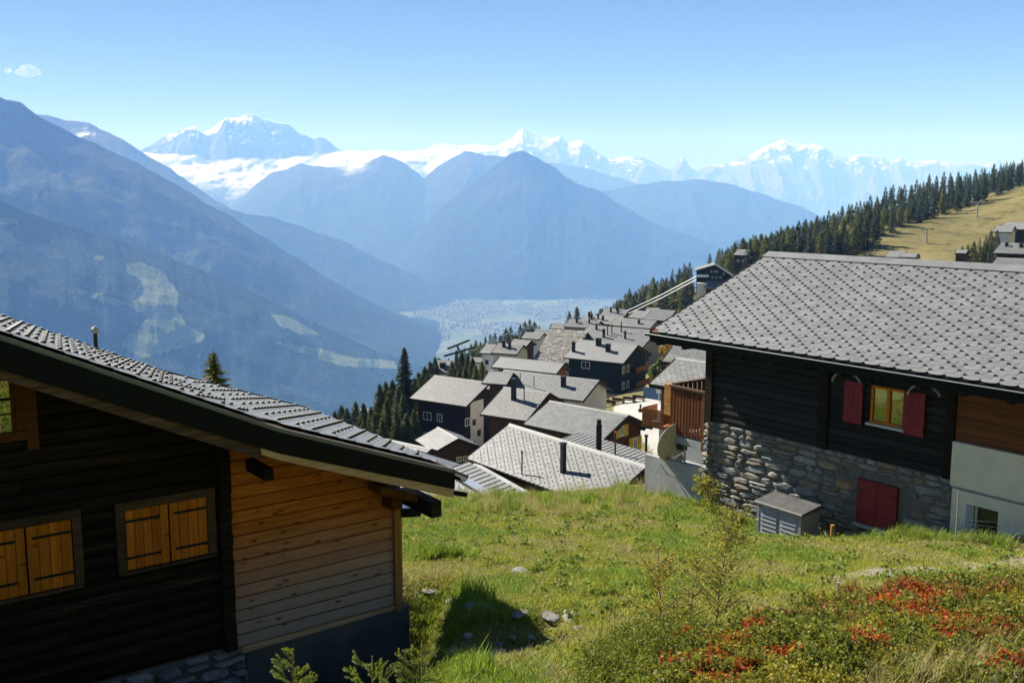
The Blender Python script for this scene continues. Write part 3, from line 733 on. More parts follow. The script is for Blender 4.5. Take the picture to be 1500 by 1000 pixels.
# ------------------------------------------------------------------ the near chalet (dark logs and new pine boards)
LB = -7.6
lh = empty('log_chalet', (W0[0], W0[1], LB), THB, label='dark log chalet with pale pine boarded corner and orange shutters', cat='chalet')
LO = (0, 0, LB)
def lbox(*a): return MB(LO).box(*a)
def lworld(p): return tuple(W0 + Br * p[0] + Ar * p[1] + np.array([0, 0, p[2]]))
PROF = [(-6.0, 0.10), (0.1, -2.74), (2.62, -3.675)]
def ltop(x):
    if x < -6: return 0.10 - (-6 - x) * .466
    return PROF[0][1] + (x + 6) * (-2.84 / 6.1) if x < .1 else -2.74 + (x - .1) * (-.935 / 2.52)
YN, YF = -0.93, 3.75
# body
mb = MB(LO)
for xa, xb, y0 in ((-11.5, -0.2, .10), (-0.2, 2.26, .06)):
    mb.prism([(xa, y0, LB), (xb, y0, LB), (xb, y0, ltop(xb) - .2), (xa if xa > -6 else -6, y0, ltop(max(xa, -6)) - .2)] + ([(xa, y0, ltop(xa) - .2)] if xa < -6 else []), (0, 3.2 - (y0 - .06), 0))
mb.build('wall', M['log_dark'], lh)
# roof slab, dark sheet-metal verge and barge boards
poly = [(x, YN + .03, ltop(x) - .03) for x in (-12, -6, .1, 2.62)] + [(x, YN + .03, ltop(x) - .15) for x in (2.62, .1, -6, -12)]
MB(LO).prism(poly, (0, YF - YN - .06, 0)).build('roof', M['frame_old'], lh)
def strip(name, xs, d0, d1, y0, y1, mat, parent=lh):
    mbs = MB(LO)
    for a, b in zip(xs[:-1], xs[1:]):
        mbs.prism([(a, y0, ltop(a) - d0), (b, y0, ltop(b) - d0), (b, y0, ltop(b) - d1), (a, y0, ltop(a) - d1)], (0, y1 - y0, 0))
    return mbs.build(name, mat, parent)
vx = (-6, -4.2, -2.5, -.9, .1, 1.4, 2.62); mbv = MB(LO)
dv1 = lambda x: .40 - .09 * max(0, min(1, (x + 2.9) / 5.5))
for a, b in zip(vx[:-1], vx[1:]): mbv.prism([(a, YN - .035, ltop(a) - .085), (b, YN - .035, ltop(b) - .085), (b, YN - .035, ltop(b) - dv1(b)), (a, YN - .035, ltop(a) - dv1(a))], (0, .035, 0))
mbv.build('verge_trim', M['roof_dark_metal'], lh)
strip('verge_cap', (-6, .1, 2.62), .03, .084, YN - .02, YN + .03, M['slate'])
strip('far_verge_cap', (-6, .1, 2.62), -.03, .2, YF - .04, YF + .02, M['roof_dark_metal'])
strip('barge_board', (-6, -3.2, -.13), .33, .50, YN + .0, YN + .045, M['barge_old'])
strip('new_barge_board', (-.128, .1, 2.60), .30, .435, YN - .03, YN + .035, M['barge_new'])
MB(LO).box(2.60, 2.66, YN + .02, YF, -3.93, -3.72).build('eave_board', M['roof_dark_metal'], lh)
mb = MB(LO)
for t in np.linspace(0, math.pi, 7)[:-1]:
    t2 = t + math.pi / 6
    mb.prism([(2.72 - .075 * math.cos(t), YN - .12, -3.80 - .075 * math.sin(t)), (2.72 - .075 * math.cos(t2), YN - .12, -3.80 - .075 * math.sin(t2)), (2.72 - .067 * math.cos(t2), YN - .12, -3.80 - .067 * math.sin(t2)), (2.72 - .067 * math.cos(t), YN - .12, -3.80 - .067 * math.sin(t))], (0, YF - YN + .1, 0))
mb.build('gutter', M['roof_dark_metal'], lh)
MB(LO).beam((2.55, YN + .02, -4.02), (2.82, YN - .02, -4.10), .05, .06).build('gutter_bracket', M['roof_dark_metal'], lh)
# slates on both pitches
sl1 = Vector((2.62 - .1, 0, -.935)); sl2 = Vector((6.1, 0, -2.84))
roof_tiles(lh, LO, (2.64, YN + .05, -3.675), (0, 1, 0), -sl1, YF - YN - .1, sl1.length, nsingle=110, world=lworld, phase=.1, hs=1.15)
roof_tiles(lh, LO, (.1, YN + .05, -2.735), (0, 1, 0), -sl2, YF - YN - .1, sl2.length, nsingle=185, world=lworld, hs=1.15)
# old logs, cut short under the roof
z = -5.83; i = 0
while z < -1.0:
    h = R.uniform(.155, .19)
    zt = z + h
    xr = -.34
    while ltop(xr) - .22 < zt and xr > -5.9: xr -= .05
    xl = -5.9
    if xr > xl + .3:
        cuts = [xl] + [c for c in sorted(R.uniform(-5.2, -.9) for _ in range(R.choice([0, 1, 1]))) if c < xr - .3] + [xr]
        for a, b in zip(cuts[:-1], cuts[1:]):
            d = R.uniform(-.012, .012)
            MB(LO).prism([(a + .004, .1, z), (a + .004, .02 + d, z + .012), (a + .004, -.012 + d, z + h * .5), (a + .004, .018 + d, zt - .014), (a + .004, .1, zt - .004)], (b - a - .008, 0, 0)).build('log', M['log_dark'], lh)
    z = zt
z = -5.86
while z < -3.0:                                                  # crossing log ends at the old corner
    h = .175
    if z + h < ltop(-.2) - .2: MB(LO).box(-.36, -.2 - R.uniform(0, .012), -.075 - R.uniform(0, .02), .1, z + .006, z + h - .006).build('log_end', M['log_dark'], lh)
    z += h
# new pine boards
z = -5.87
while z < -3.1:
    h = .168; zt = min(z + h, -3.02)
    def xroof(zz):
        x = 2.17
        while x > -.3 and ltop(x) - .17 < zz: x -= .01
        return x
    xa, xb = xroof(z), xroof(zt)
    if xa > -.1:
        yo = R.uniform(-.004, .004)
        xb = max(xb, -.19)
        MB(LO).prism([(-.195, -.0 + yo, z), (xa, yo, z), (xb, yo, zt - .012), (-.195, yo, zt - .012)], (0, .055, 0)).add([(-.195, yo, z), (xa, yo, z), (xa, yo - .012, z + .02), (-.195, yo - .012, z + .02), (xb, yo, zt - .014), (-.195, yo, zt - .014)], [(0, 1, 2, 3), (3, 2, 4, 5)]).build('pine_board', M['pine'], lh)
    z += h
MB(LO).box(2.175, 2.275, -.06, .06, -5.95, -4.10).build('corner_post', M['post_pine'], lh)
MB(LO).prism([(-.12, -.03, -5.88), (2.17, -.03, -5.88), (2.17, -.03, -5.93), (-.12, -.03, -5.96)], (0, .05, 0)).build('drip_board', M['barge_new'], lh)
MB(LO).box(-.06, 2.42, -.01, 3.1, LB, -5.94).build('plinth', M['concrete_dark'], lh)
# side lean-to of grey boards
z = -7.0
MB(LO).box(2.285, 2.40, .2, 2.9, -7.2, -4.55).build('side_wall', M['frame_old'], lh)
while z < -4.6:
    MB(LO).box(2.29, 2.425, .17, .198, z, z + .155).build('side_board', M['barge_new'], lh); z += .168
for k, (y0, x1, zt) in enumerate(((.02, 2.66, -4.47), (.75, 2.6, -4.30))):
    mb = MB(LO); mb.prism([(2.285, y0, zt), (x1, y0, zt - .05), (x1, y0, zt - .17), (2.285, y0, zt - .12)], (0, .68, 0)); mb.build('lean_roof', M['roof_dark_metal'], lh)
    MB(LO).prism([(2.285, y0 + .04, zt + .004), (x1 - .03, y0 + .04, zt - .043), (x1 - .03, y0 + .04, zt - .035), (2.285, y0 + .04, zt + .012)], (0, .6, 0)).build('lean_roof_sheet', M['gutter_light'], lh)
# purlin ends and the dark wind brace under the eave
for x, w, z0, z1 in ((.03, .12, -3.50, -3.36), (2.30, .16, -4.36, -4.14), (-3.3, .16, -2.05, -1.82)):
    MB(LO).box(x, x + w, YN + (.30 if w < .14 else .06), .0, z0, z1).build('purlin', M['log_dark'], lh)
MB(LO).prism([(1.72, -.5, -4.02), (2.6, -.5, -4.34), (2.6, -.5, -4.22), (1.72, -.5, -3.9)], (0, .35, 0)).build('eave_beam', M['brown_plank'], lh)
MB(LO).box(2.0, 2.17, -.3, .02, -4.34, -4.1).build('purlin', M['brown_plank'], lh)
# shuttered windows
def shutter(x0, x1, z0, z1, y, nb, hinge_l, root=lh):
    sh = MB(LO).box(x0 + .01, x1 - .01, y, y + .02, z0 + .01, z1 - .01).build('shutter', M['shutter_pine'], root)
    w = (x1 - x0) / nb
    for k in range(nb):
        o = MB(LO).box(x0 + k * w + .004, x0 + (k + 1) * w - .004, y - .022 - R.uniform(0, .004), y - .002, z0, z1).build('board', M['shutter_pine'], sh)
    for zz in (z0 + (z1 - z0) * .2, z0 + (z1 - z0) * .82):
        a, b = (x0 - .03, x0 + (x1 - x0) * .8) if hinge_l else (x0 + (x1 - x0) * .12, x1 + .03)
        MB(LO).prism([(a, y - .034, zz - .016), (b, y - .034, zz - .016), (b, y - .034, zz + .016), (a, y - .034, zz + .016)], (0, .006, 0)).build('hinge', M['iron'], sh)
def oldframe(x0, x1, z0, z1, t, y=-.06):
    MB(LO).box(x0, x1, y, .03, z1 - t, z1).box(x0, x0 + t, y + .004, .03, z0, z1 - t - .002).box(x1 - t, x1, y + .004, .03, z0, z1 - t - .002).build('window_frame', M['frame_old'], lh)
    MB(LO).box(x0 + .01, x1 - .01, y - .03, .02, z0 - .035, z0 - .004).build('window_sill', M['frame_old'], lh)
oldframe(-1.62, -.41, -4.50, -3.64, .105)
shutter(-1.51, -1.0, -4.49, -3.75, -.02, 5, True); shutter(-.985, -.52, -4.49, -3.75, -.02, 4, False)
oldframe(-3.25, -2.01, -4.53, -3.62, .10)
shutter(-3.14, -2.62, -4.52, -3.73, -.02, 5, True); shutter(-2.605, -2.12, -4.52, -3.73, -.02, 4, False)
fr = MB(LO).box(-3.5, -2.52, -.06, .03, -2.02, -1.93).box(-2.62, -2.52, -.056, .03, -2.62, -2.022).box(-3.5, -2.52, -.065, .03, -2.71, -2.622).box(-2.66, -2.622, -.03, .02, -2.62, -2.022).build('window', M['brown_plank'], lh)
MB(LO).box(-3.45, -2.66, -.012, -.006, -2.62, -2.02).build('pane', M['glass'], fr)
MB(LO).box(-3.45, -2.66, .0, .004, -2.62, -2.02).build('backing', M['interior'], fr)
MB(LO).box(-2.52, -2.40, -.05, .03, -2.84, -1.95).build('window_post', M['brown_plank'], lh)
# rubble base under the logs
MB(LO).box(-6, -.07, .0, .3, LB, -5.84).build('base_mortar', M['mortar'], lh)
stone_wall(lh, LO, -3.0, -.05, -7.3, -5.85, .0, M['stone_grey'], .15, .24, .18, .5, 5, gap=.03, depth=.09)

# ventilation pipe seen over the ridge of the near roof
vp = onp(140, 500, np.array(lworld((0, 3.0, 0))), Ar)
vt = empty('roof_vent', tuple(vp - np.array([0, 0, .35])), label='short pipe with pale round cap rising behind the near roof', cat='vent pipe')
MB().tube([(0, 0, 0), (0, 0, .47)], .03, 8).build('pipe', M['guard'], vt)
MB().tube([(0, 0, .47), (0, 0, .49), (0, 0, .54), (0, 0, .57)], [.03, .055, .055, .02], 8).build('cap', M['dish'], vt)

# ------------------------------------------------------------------ the stone-based chalet on the right
RB = -9.9
rh = empty('stone_chalet', (C0[0], C0[1], RB), THB - math.pi / 2, label='dark timber chalet on rubble stone base with red shutters and slate roof', cat='chalet')
RO = (0, 0, RB)
def rworld(p): return tuple(C0 + E * p[0] + Br * p[1] + np.array([0, 0, p[2]]))
XL, XR = -1.12, 15.0
PE, PR = (-1.2, -3.83), (3.9, -1.78)          # eave and ridge as (y, z)
YB = 9.0
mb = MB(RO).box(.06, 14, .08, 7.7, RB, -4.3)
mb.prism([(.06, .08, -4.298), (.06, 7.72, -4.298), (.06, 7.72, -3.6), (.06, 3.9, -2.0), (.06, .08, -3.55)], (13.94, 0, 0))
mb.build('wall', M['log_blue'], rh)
mb = MB(RO)
mb.prism([(XL, PE[0], PE[1] - .02), (XL, PR[0], PR[1] - .02), (XL, YB, PE[1] - .02), (XL, YB, PE[1] - .16), (XL, PR[0], PR[1] - .16), (XL, PE[0], PE[1] - .16)], (XR - XL, 0, 0))
mb.build('roof', M['brown_plank'], rh)
su = Vector((0, PR[0] - PE[0], PR[1] - PE[1]))
roof_tiles(rh, RO, (XL, PE[0] - .05, PE[1]), (1, 0, 0), su, XR - XL, su.length - .22, nsingle=295, world=rworld, phase=.06, hs=1.15)
ub = Vector((0, PR[0] - YB, PR[1] - PE[1]))
MB(RO).prism([(XL, PR[0], PR[1] + .01), (XL, YB + .05, PE[1] + .01), (XL, YB + .05, PE[1] - .015), (XL, PR[0], PR[1] - .015)], (XR - XL, 0, 0)).build('rear_roofing', M['slate'], rh)
MB(RO).prism([(XL - .02, PR[0] - .33, PR[1] - .075), (XL - .02, PR[0] + .02, PR[1] + .075), (XL - .02, PR[0] + .02, PR[1] + .04), (XL - .02, PR[0] - .33, PR[1] - .13)], (XR - XL, 0, 0)).build('ridge_cap', M['slate'], rh)
MB(RO).prism([(XL - .02, PR[0] - .345, PR[1] - .16), (XL - .02, PR[0] - .332, PR[1] - .07), (XL - .02, PR[0] - .32, PR[1] - .09), (XL - .02, PR[0] - .32, PR[1] - .16)], (XR - XL, 0, 0)).build('ridge_flashing', M['guard'], rh)
mb = MB(RO)
for a, b in ((PE, PR), ((YB, PE[1]), PR)):
    mb.prism([(XL - .035, a[0], a[1] + .015), (XL - .035, b[0], b[1] + .015), (XL - .035, b[0], b[1] - .24), (XL - .035, a[0], a[1] - .24)], (.034, 0, 0))
mb.build('verge_board', M['roof_dark_metal'], rh)
MB(RO).box(XL, XR, PE[0] - .035, PE[0] - .002, -4.14, -3.845).build('fascia', M['roof_dark_metal'], rh)
mb = MB(RO)
for k in range(6):
    t, t2 = math.pi * k / 6, math.pi * (k + 1) / 6
    f = lambda r, a: (XL - .06, PE[0] - .115 - r * math.cos(a), -3.90 - r * math.sin(a))
    mb.prism([f(.075, t), f(.075, t2), f(.066, t2), f(.066, t)], (XR - XL + .06, 0, 0))
mb.build('gutter', M['roof_dark_metal'], rh)
MB(RO).tube([(XL - .06, PE[0] - .19, -3.895), (XR, PE[0] - .19, -3.895)], .012, 6).build('gutter_bead', M['gutter_light'], rh)
MB(RO).box(XL, XR, PE[0], .0, -4.10, -4.06).build('soffit', M['log_blue'], rh)
for x in np.arange(-.9, 13, 1.02): MB(RO).box(x, x + .12, PE[0] + .01, .1, -4.22, -4.102).build('rafter_end', M['log_blue'], rh)
# charcoal logs between posts
for (xa, xb) in ((.26, 3.90), (4.2, 7.37)):
    z = -6.40
    while z < -4.12:
        h = .2; zt = min(z + h, -4.1); d = R.uniform(-.008, .008)
        segs = [(xa, xb)]
        if xa > 4 and z > -5.55 and z < -4.45: segs = [(xa, 5.36), (6.38, xb)]
        for a, b in segs:
            MB(RO).prism([(a, .09, z), (a, .012 + d, z + .008), (a, -.006 + d, z + h * .5), (a, .012 + d, zt - .012), (a, .09, zt - .004)], (b - a, 0, 0)).build('log', M['log_blue'], rh)
        z += h
for x0, x1 in ((.0, .25), (3.91, 4.19), (7.38, 7.60)):
    MB(RO).box(x0, x1, -.07, .09, -6.42, -4.105).build('wall_post', M['log_dark'], rh)
z = -5.49
while z < -4.12:
    zt = min(z + .185, -4.1)
    MB(RO).box(7.61, 13.9, -.02 + R.uniform(-.005, .005), .08, z, zt - .008).build('brown_board', M['brown_plank'], rh); z += .185
MB(RO).box(7.61, 13.9, -.05, .08, -4.3, -4.2).build('wall_beam', M['barge_new'], rh)
# window with red shutters
wx0, wx1, wz0, wz1 = 5.40, 6.35, -5.47, -4.55
fr = MB(RO).box(wx0, wx1, -.03, .07, wz1 - .06, wz1).box(wx0, wx1, -.03, .07, wz0, wz0 + .06).box(wx0, wx0 + .06, -.028, .07, wz0 + .061, wz1 - .061).box(wx1 - .06, wx1, -.028, .07, wz0 + .061, wz1 - .061).box(5.84, 5.92, -.035, .07, wz0 + .061, wz1 - .061).build('window', M['shutter_pine'], rh)
for a, b in ((wx0 + .061, 5.839), (5.921, wx1 - .061)):
    MB(RO).box(a, b, .012, .018, wz0 + .06, wz1 - .06).build('pane', M['glass'], fr)
    mb = MB(RO); nc = 5                                        # scalloped lace valance
    for k in range(nc):
        xa = a + (b - a) * k / nc; xb = a + (b - a) * (k + 1) / nc
        zz = wz1 - .06 - .22 - (.05 if k % 2 else 0)
        mb.add([(xa, .03 + .012 * (k % 2), wz1 - .06), (xb, .03 + .012 * ((k + 1) % 2), wz1 - .06), (xb, .03 + .012 * ((k + 1) % 2), zz + .03), ((xa + xb) / 2, .035, zz - .03), (xa, .03 + .012 * (k % 2), zz + .03)], [(0, 1, 2, 3, 4)])
    mb.build('curtain', M['curtain'], fr)
MB(RO).box(wx0, wx1, .066, .074, wz0, wz1).build('backing', M['interior'], fr)
MB(RO).box(wx0 - .05, wx1 + .02, -.14, .0, wz0 - .06, wz0 - .005).build('window_sill', M['grey_sill'], rh)
for x0, x1 in ((4.66, 5.20), (6.30, 6.86)):
    sh = MB(RO).box(x0 + .01, x1 - .01, -.062, -.045, -5.57, -4.55).build('shutter', M['red_paint'], rh)
    for k in range(4): MB(RO).box(x0 + (x1 - x0) * k / 4 + .004, x0 + (x1 - x0) * (k + 1) / 4 - .004, -.076 - R.uniform(0, .004), -.0621, -5.58, -4.54).build('board', M['red_paint'], sh)
    for zz in (-5.44, -4.76): MB(RO).box(x0 + .02, x1 - .02, -.096, -.081, zz, zz + .07).build('batten', M['red_paint'], sh)
for x0 in (4.35, 6.45):                                          # curved brackets under the eave
    MB(RO).tube([(x0 + .4 - .42 * math.cos(t), -.12, -4.62 + .3 * math.sin(t)) for t in np.linspace(0, math.pi * .9, 9)], .028, 6).build('curved_bracket', M['concrete'], rh)
# rubble base with dark red hatch
MB(RO).box(.02, 7.62, .03, .6, RB, -6.42).build('base_mortar', M['mortar'], rh)
hx0, hx1, hz0, hz1 = 5.16, 6.27, -8.07, -6.94
hk = lambda x, z, w, h: hx0 - .03 < x + w / 2 and x - w / 2 < hx1 + .03 and z - h / 2 < hz1 + .03 and z + h / 2 > hz0 - .10
ns = stone_wall(rh, RO, .0, 7.6, -9.05, -6.42, .035, M['stone'], .11, .25, .22, .72, 3, skip=hk, gap=.02, depth=.062)
hd = MB(RO).box(hx0, hx1, -.05, .03, hz0, hz1).build('hatch_door', M['door_red'], rh)
for a_ in (hx0 + .004, (hx0 + hx1) / 2 + .008): MB(RO).box(a_, a_ + .54, -.060, -.0501, hz0 + .01, hz1 - .01).build('door_leaf', M['door_red'], hd)
for zz in (hz0 + .2, hz1 - .28): MB(RO).box(hx0 + .02, hx0 + .16, -.067, -.0601, zz, zz + .04).box(hx1 - .16, hx1 - .02, -.067, -.0601, zz, zz + .04).build('hinge', M['iron'], hd)
MB(RO).box((hx0 + hx1) / 2 - .004, (hx0 + hx1) / 2 + .004, -.052, -.0501, hz0, hz1).build('door_gap', M['iron'], hd)
MB(RO).box(hx0 - .06, hx1 + .1, -.10, .05, hz0 - .09, hz0 - .004).build('hatch_sill', M['concrete'], rh)
z = -8.95; 
while z < -6.5:                                                  # corner quoins standing proud on the gable end
    h = R.uniform(.16, .26)
    o = mesh_obj('stone', stone_mesh(R.uniform(.3, .55), h - .02, .11, R, M['stone']), rh); o.location = (-.02, .3, z + h / 2 - RB); o.rotation_euler = (0, 0, -math.pi / 2)
    o = mesh_obj('stone', stone_mesh(R.uniform(.26, .4), h - .02, .12, R, M['stone']), rh); o.location = (.12, .0, z + h / 2 - RB)
    z += h
# cream plastered part with its cellar window
mb = MB(RO).box(7.62, 13.9, -.13, .08, -6.52, -5.50)
mb.build('plaster_band', M['cream'], rh)
mb = MB(RO).box(7.66, 8.02, -.09, .08, -9.0, -6.60).box(8.76, 13.9, -.09, .08, -9.0, -6.60).box(8.02, 8.76, -.09, .08, -6.87, -6.60).box(8.02, 8.76, -.09, .08, -9.0, -7.78)
mb.build('plaster_wall', M['cream'], rh)
MB(RO).box(7.63, 13.9, -.06, .08, -6.598, -6.522).build('shadow_ledge', M['concrete'], rh)
MB(RO).box(8.02, 8.2, -.085, .10, -7.78, -6.87).build('reveal', M['concrete'], rh)
w = MB(RO).box(8.2, 8.235, -.02, .09, -7.775, -6.875).box(8.236, 8.755, -.05, .05, -7.775, -7.745).build('cellar_window', M['white_paint'], rh)
MB(RO).box(8.236, 8.755, .05, .058, -7.74, -6.875).build('pane', M['glass_dark'], w)
# balcony on the gable end
MB(RO).box(-1.45, -.005, .02, 3.0, -7.36, -7.14).build('balcony_slab', M['concrete'], rh)
x = -1.38
while x < -.1:
    mb = MB(RO); mb.box(x, x + .085, .03, .055, -7.08, -5.68); mb.build('baluster', M['brown_plank'], rh); x += .125
y = .15
while y < 2.9:
    MB(RO).box(-1.44, -1.415, y, y + .16, -7.0, -5.62).build('baluster', M['brown_plank'], rh); y += .2
MB(RO).box(-1.5, .0, -.02, .10, -5.66, -5.60).build('balcony_rail', M['barge_old'], rh)
MB(RO).box(-1.5, -1.38, .102, 3.0, -5.62, -5.56).build('balcony_rail', M['barge_old'], rh)
MB(RO).box(-.16, -.06, -.0, .1, -7.38, -5.662).build('balcony_post', M['brown_plank'], rh)
z = -6.55
while z < -5.7:
    MB(RO).box(-1.72, -1.452, .02, .3, z, z + .125).build('panel_board', M['post_pine'], rh); z += .135
MB(RO).tube([(-.95, .25, -7.37), (-.95, .2, -7.5), (-1.1, .12, -7.62), (-1.3, .1, -7.75)], .022, 6).build('drain_pipe', M['black'], rh)

# ------------------------------------------------------------------ things standing by the stone chalet
pl = empty('concrete_wall', rworld((-1.2, .2, -9.9)), THB - math.pi / 2, label='pale board-marked concrete wall beside the stone chalet corner', cat='wall')
PO = (-1.2, .2, -9.9)
mb = MB(PO)
for k, (za, zb) in enumerate(((-9.9, -8.98), (-8.972, -8.42), (-8.412, -7.95))):
    mb.prism([(-2.42, -.06, za), (-.02, -.06, za), (-.02, -.06, zb + (.10 if k == 2 else 0)), (-2.42, -.06, zb)], (0, .17, 0))
mb.build('front_panel', M['concrete'], pl)
MB(PO).box(-2.42, -2.26, .112, 2.2, -9.9, -8.0).box(-2.258, -.05, 1.3, 1.45, -9.9, -7.72).build('rear_panel', M['concrete'], pl)
MB(PO).box(-2.258, -.05, .112, 1.298, -9.9, -8.25).build('filling', M['concrete'], pl)

dv = Vector((-.46, .80, .27)).normalized()
dp = Vector(rworld((-1.25, .12, -7.42)))
ds = empty('satellite_dish', (dp.x, dp.y, -8.25), 0, label='beige satellite dish on a bent pole behind the concrete wall', cat='satellite dish')
q = dv.to_track_quat('Z', 'Y').to_matrix(); dc = dp - Vector((dp.x, dp.y, -8.25))
mb = MB(); rings = 9; seg = 32; rr = .60
for th in (0, .012):
    n0 = len(mb.v)
    for i in range(rings + 1):
        r = rr * i / rings
        for k in range(seg):
            a = 2 * math.pi * k / seg
            mb.v.append(tuple(dc + q @ Vector((r * math.cos(a), r * math.sin(a) * 1.08, r * r * .42 - th))))
    for i in range(rings):
        for k in range(seg):
            f = (n0 + i * seg + k, n0 + i * seg + (k + 1) % seg, n0 + (i + 1) * seg + (k + 1) % seg, n0 + (i + 1) * seg + k)
            mb.f.append(f if th == 0 else f[::-1])
mb.build('reflector', M['dish'], ds, smooth=True)
MB().tube([dc + q @ Vector((rr * math.cos(a), rr * math.sin(a) * 1.08, rr * rr * .42)) for a in np.linspace(0, 2 * math.pi, 33)], .013, 5, cap=False).build('rim', M['dish'], ds)
MB().box(dc.x - .03, dc.x + .27, dc.y - .30, dc.y - .1, dc.z - .1, dc.z + .08).build('mount', M['black'], ds)
MB().tube([dc + Vector((.18, -.26, .5)), dc + Vector((.2, -.28, -.2)), Vector((dc.x + .2, dc.y - .28, -.1))], .03, 8).build('mast', M['galv'], ds)
MB().tube([dc + q @ Vector((0, -.62, .15)), dc + q @ Vector((.0, -.5, .45)), dc + q @ Vector((0, -.05, .62))], .018, 6).build('feed_arm', M['galv'], ds)
MB().tube([dc + q @ Vector((0, -.07, .56)), dc + q @ Vector((0, -.03, .70))], .045, 8).build('receiver', M['white_paint'], ds)
MB().tube([Vector((-.62, -.1, -.05)), Vector((-.5, -.12, .25)), Vector((-.3, -.18, -.05)), Vector((.05, -.25, -.15)), Vector((.25, -.28, .02))], .02, 6).build('bent_tube', M['galv'], ds)

# grey storage box with louvred doors
bx = empty('storage_box', rworld((3.8, -1.0, -8.95)), THB - math.pi / 2, label='grey plastic garden storage box with louvred doors and dark lid', cat='storage box')
BO = (3.8, -1.0, -8.95)
b0, b1, y0, y1, z0, z1 = 3.1, 4.5, -1.35, -.62, -8.95, -7.84
MB(BO).box(b0 + .03, b1 - .03, y0 + .03, y1, z0, z1 - .02).build('body', M['plastic_grey'], bx)
for xa, xb in ((b0 + .09, (b0 + b1) / 2 - .01), ((b0 + b1) / 2 + .01, b1 - .09)):
    d = MB(BO).box(xa, xb, y0 + .012, y0 + .029, z0 + .05, z1 - .06).build('door', M['plastic_grey'], bx)
    n = 8; hh = (z1 - z0 - .2) / n
    for k in range(n):
        zz = z0 + .09 + k * hh
        MB(BO).prism([(xa + .05, y0 + .011, zz), (xa + .05, y0 - .012, zz + .01), (xa + .05, y0 + .011, zz + hh * .86)], (xb - xa - .1, 0, 0)).build('slat', M['plastic_grey'], d)
for xx, yy in ((b0, y0), (b1 - .085, y0), (b0, y1 - .085), (b1 - .085, y1 - .085)): MB(BO).box(xx, xx + .085, yy, yy + .085, z0, z1 - .02).build('corner_post', M['plastic_grey'], bx)
n = 8; hh = (z1 - z0 - .2) / n
for k in range(n):
    zz = z0 + .09 + k * hh
    MB(BO).prism([(b1 - .029, y0 + .1, zz), (b1 - .012, y0 + .1, zz + .01), (b1 - .029, y0 + .1, zz + hh * .86)], (0, y1 - y0 - .2, 0)).build('side_slat', M['plastic_grey'], bx)
for xa, xb in ((b0 - .05, (b0 + b1) / 2 - .006), ((b0 + b1) / 2 + .006, b1 + .05)):
    MB(BO).prism([(xa, y0 - .06, z1 - .03), (xa, y0 - .06, z1 + .01), (xa, y0 - .02, z1 + .04), (xa, y1 + .03, z1 + .15), (xa, y1 + .04, z1 + .02)], (xb - xa, 0, 0)).build('lid', M['plastic_lid'], bx)

# small posts and the wire fence in front of the cream wall
def gpost(u, v0, v1, o, name, label, cat, r, mat, base=None, group=None):
    a = onp(u, v0, C0 - Br * o, Br); b = onp(u, v1, C0 - Br * o, Br)
    p = MB().tube([(0, 0, -.3), (0, 0, a[2] - b[2])], r, 8)
    if base:
        e_ = empty(name, tuple(b), label=label, cat=cat); p.build('shaft', mat, e_)
        MB().box(-.07, .07, -.07, .07, -.2, .16).build('base', base, e_); return e_
    o_ = p.build(name, mat, loc=tuple(b)); tag(o_, label, cat, group); return o_
gpost(1218, 768, 800, 1.2, 'marker_post', 'short wooden post in a pale foot beside the storage box', 'post', .05, M['post_pine'], M['concrete'])
gpost(1258, 792, 812, 1.25, 'marker_post', 'smallest wooden stub below the dark red hatch', 'post', .04, M['post_pine'])
gpost(1347, 772, 822, 1.4, 'garden_stake', 'thin leaning stake below the stone wall between hatch and cream wall', 'stake', .012, M['galv'])
gpost(1227, 852, 878, 9.4, 'garden_stake', 'short grey stake on the edge of the trodden path', 'stake', .028, M['galv'])
fo = 1.6
fa = onp(1398, 815, C0 - Br * fo, Br); fb = onp(1540, 800, C0 - Br * fo, Br)
fa[2] = gz(fa[0], fa[1]); fb[2] = gz(fb[0], fb[1])
fe = empty('wire_fence', tuple(fa), label='low wire mesh fence in front of the cream cellar wall', cat='fence')
dfe = fb - fa
MB().tube([(0, 0, -.3), (0.0, 0, 1.18)], .018, 8).build('post', M['galv'], fe)
MB().tube([(dfe[0], dfe[1], dfe[2] - .3), (dfe[0], dfe[1], dfe[2] + .8)], .018, 8).build('post', M['galv'], fe)
mb = MB()
for k in range(6): mb.tube([(0, 0, .06 + k * .1), tuple(dfe * np.array([1, 1, 1]) * .5 + np.array([0, 0, .03 + k * .1])), (dfe[0], dfe[1], dfe[2] + .06 + k * .1)], .0022, 4, cap=False)
for k in range(31):
    c = dfe * (k / 30) + np.array([R.uniform(-.01, .01), 0, 0]); mb.tube([tuple(c + np.array([0, 0, 0])), tuple(c + np.array([0, 0, .58]))], .002, 4, cap=False)
mb.build('wire_mesh', M['guard'], fe, kind='stuff')
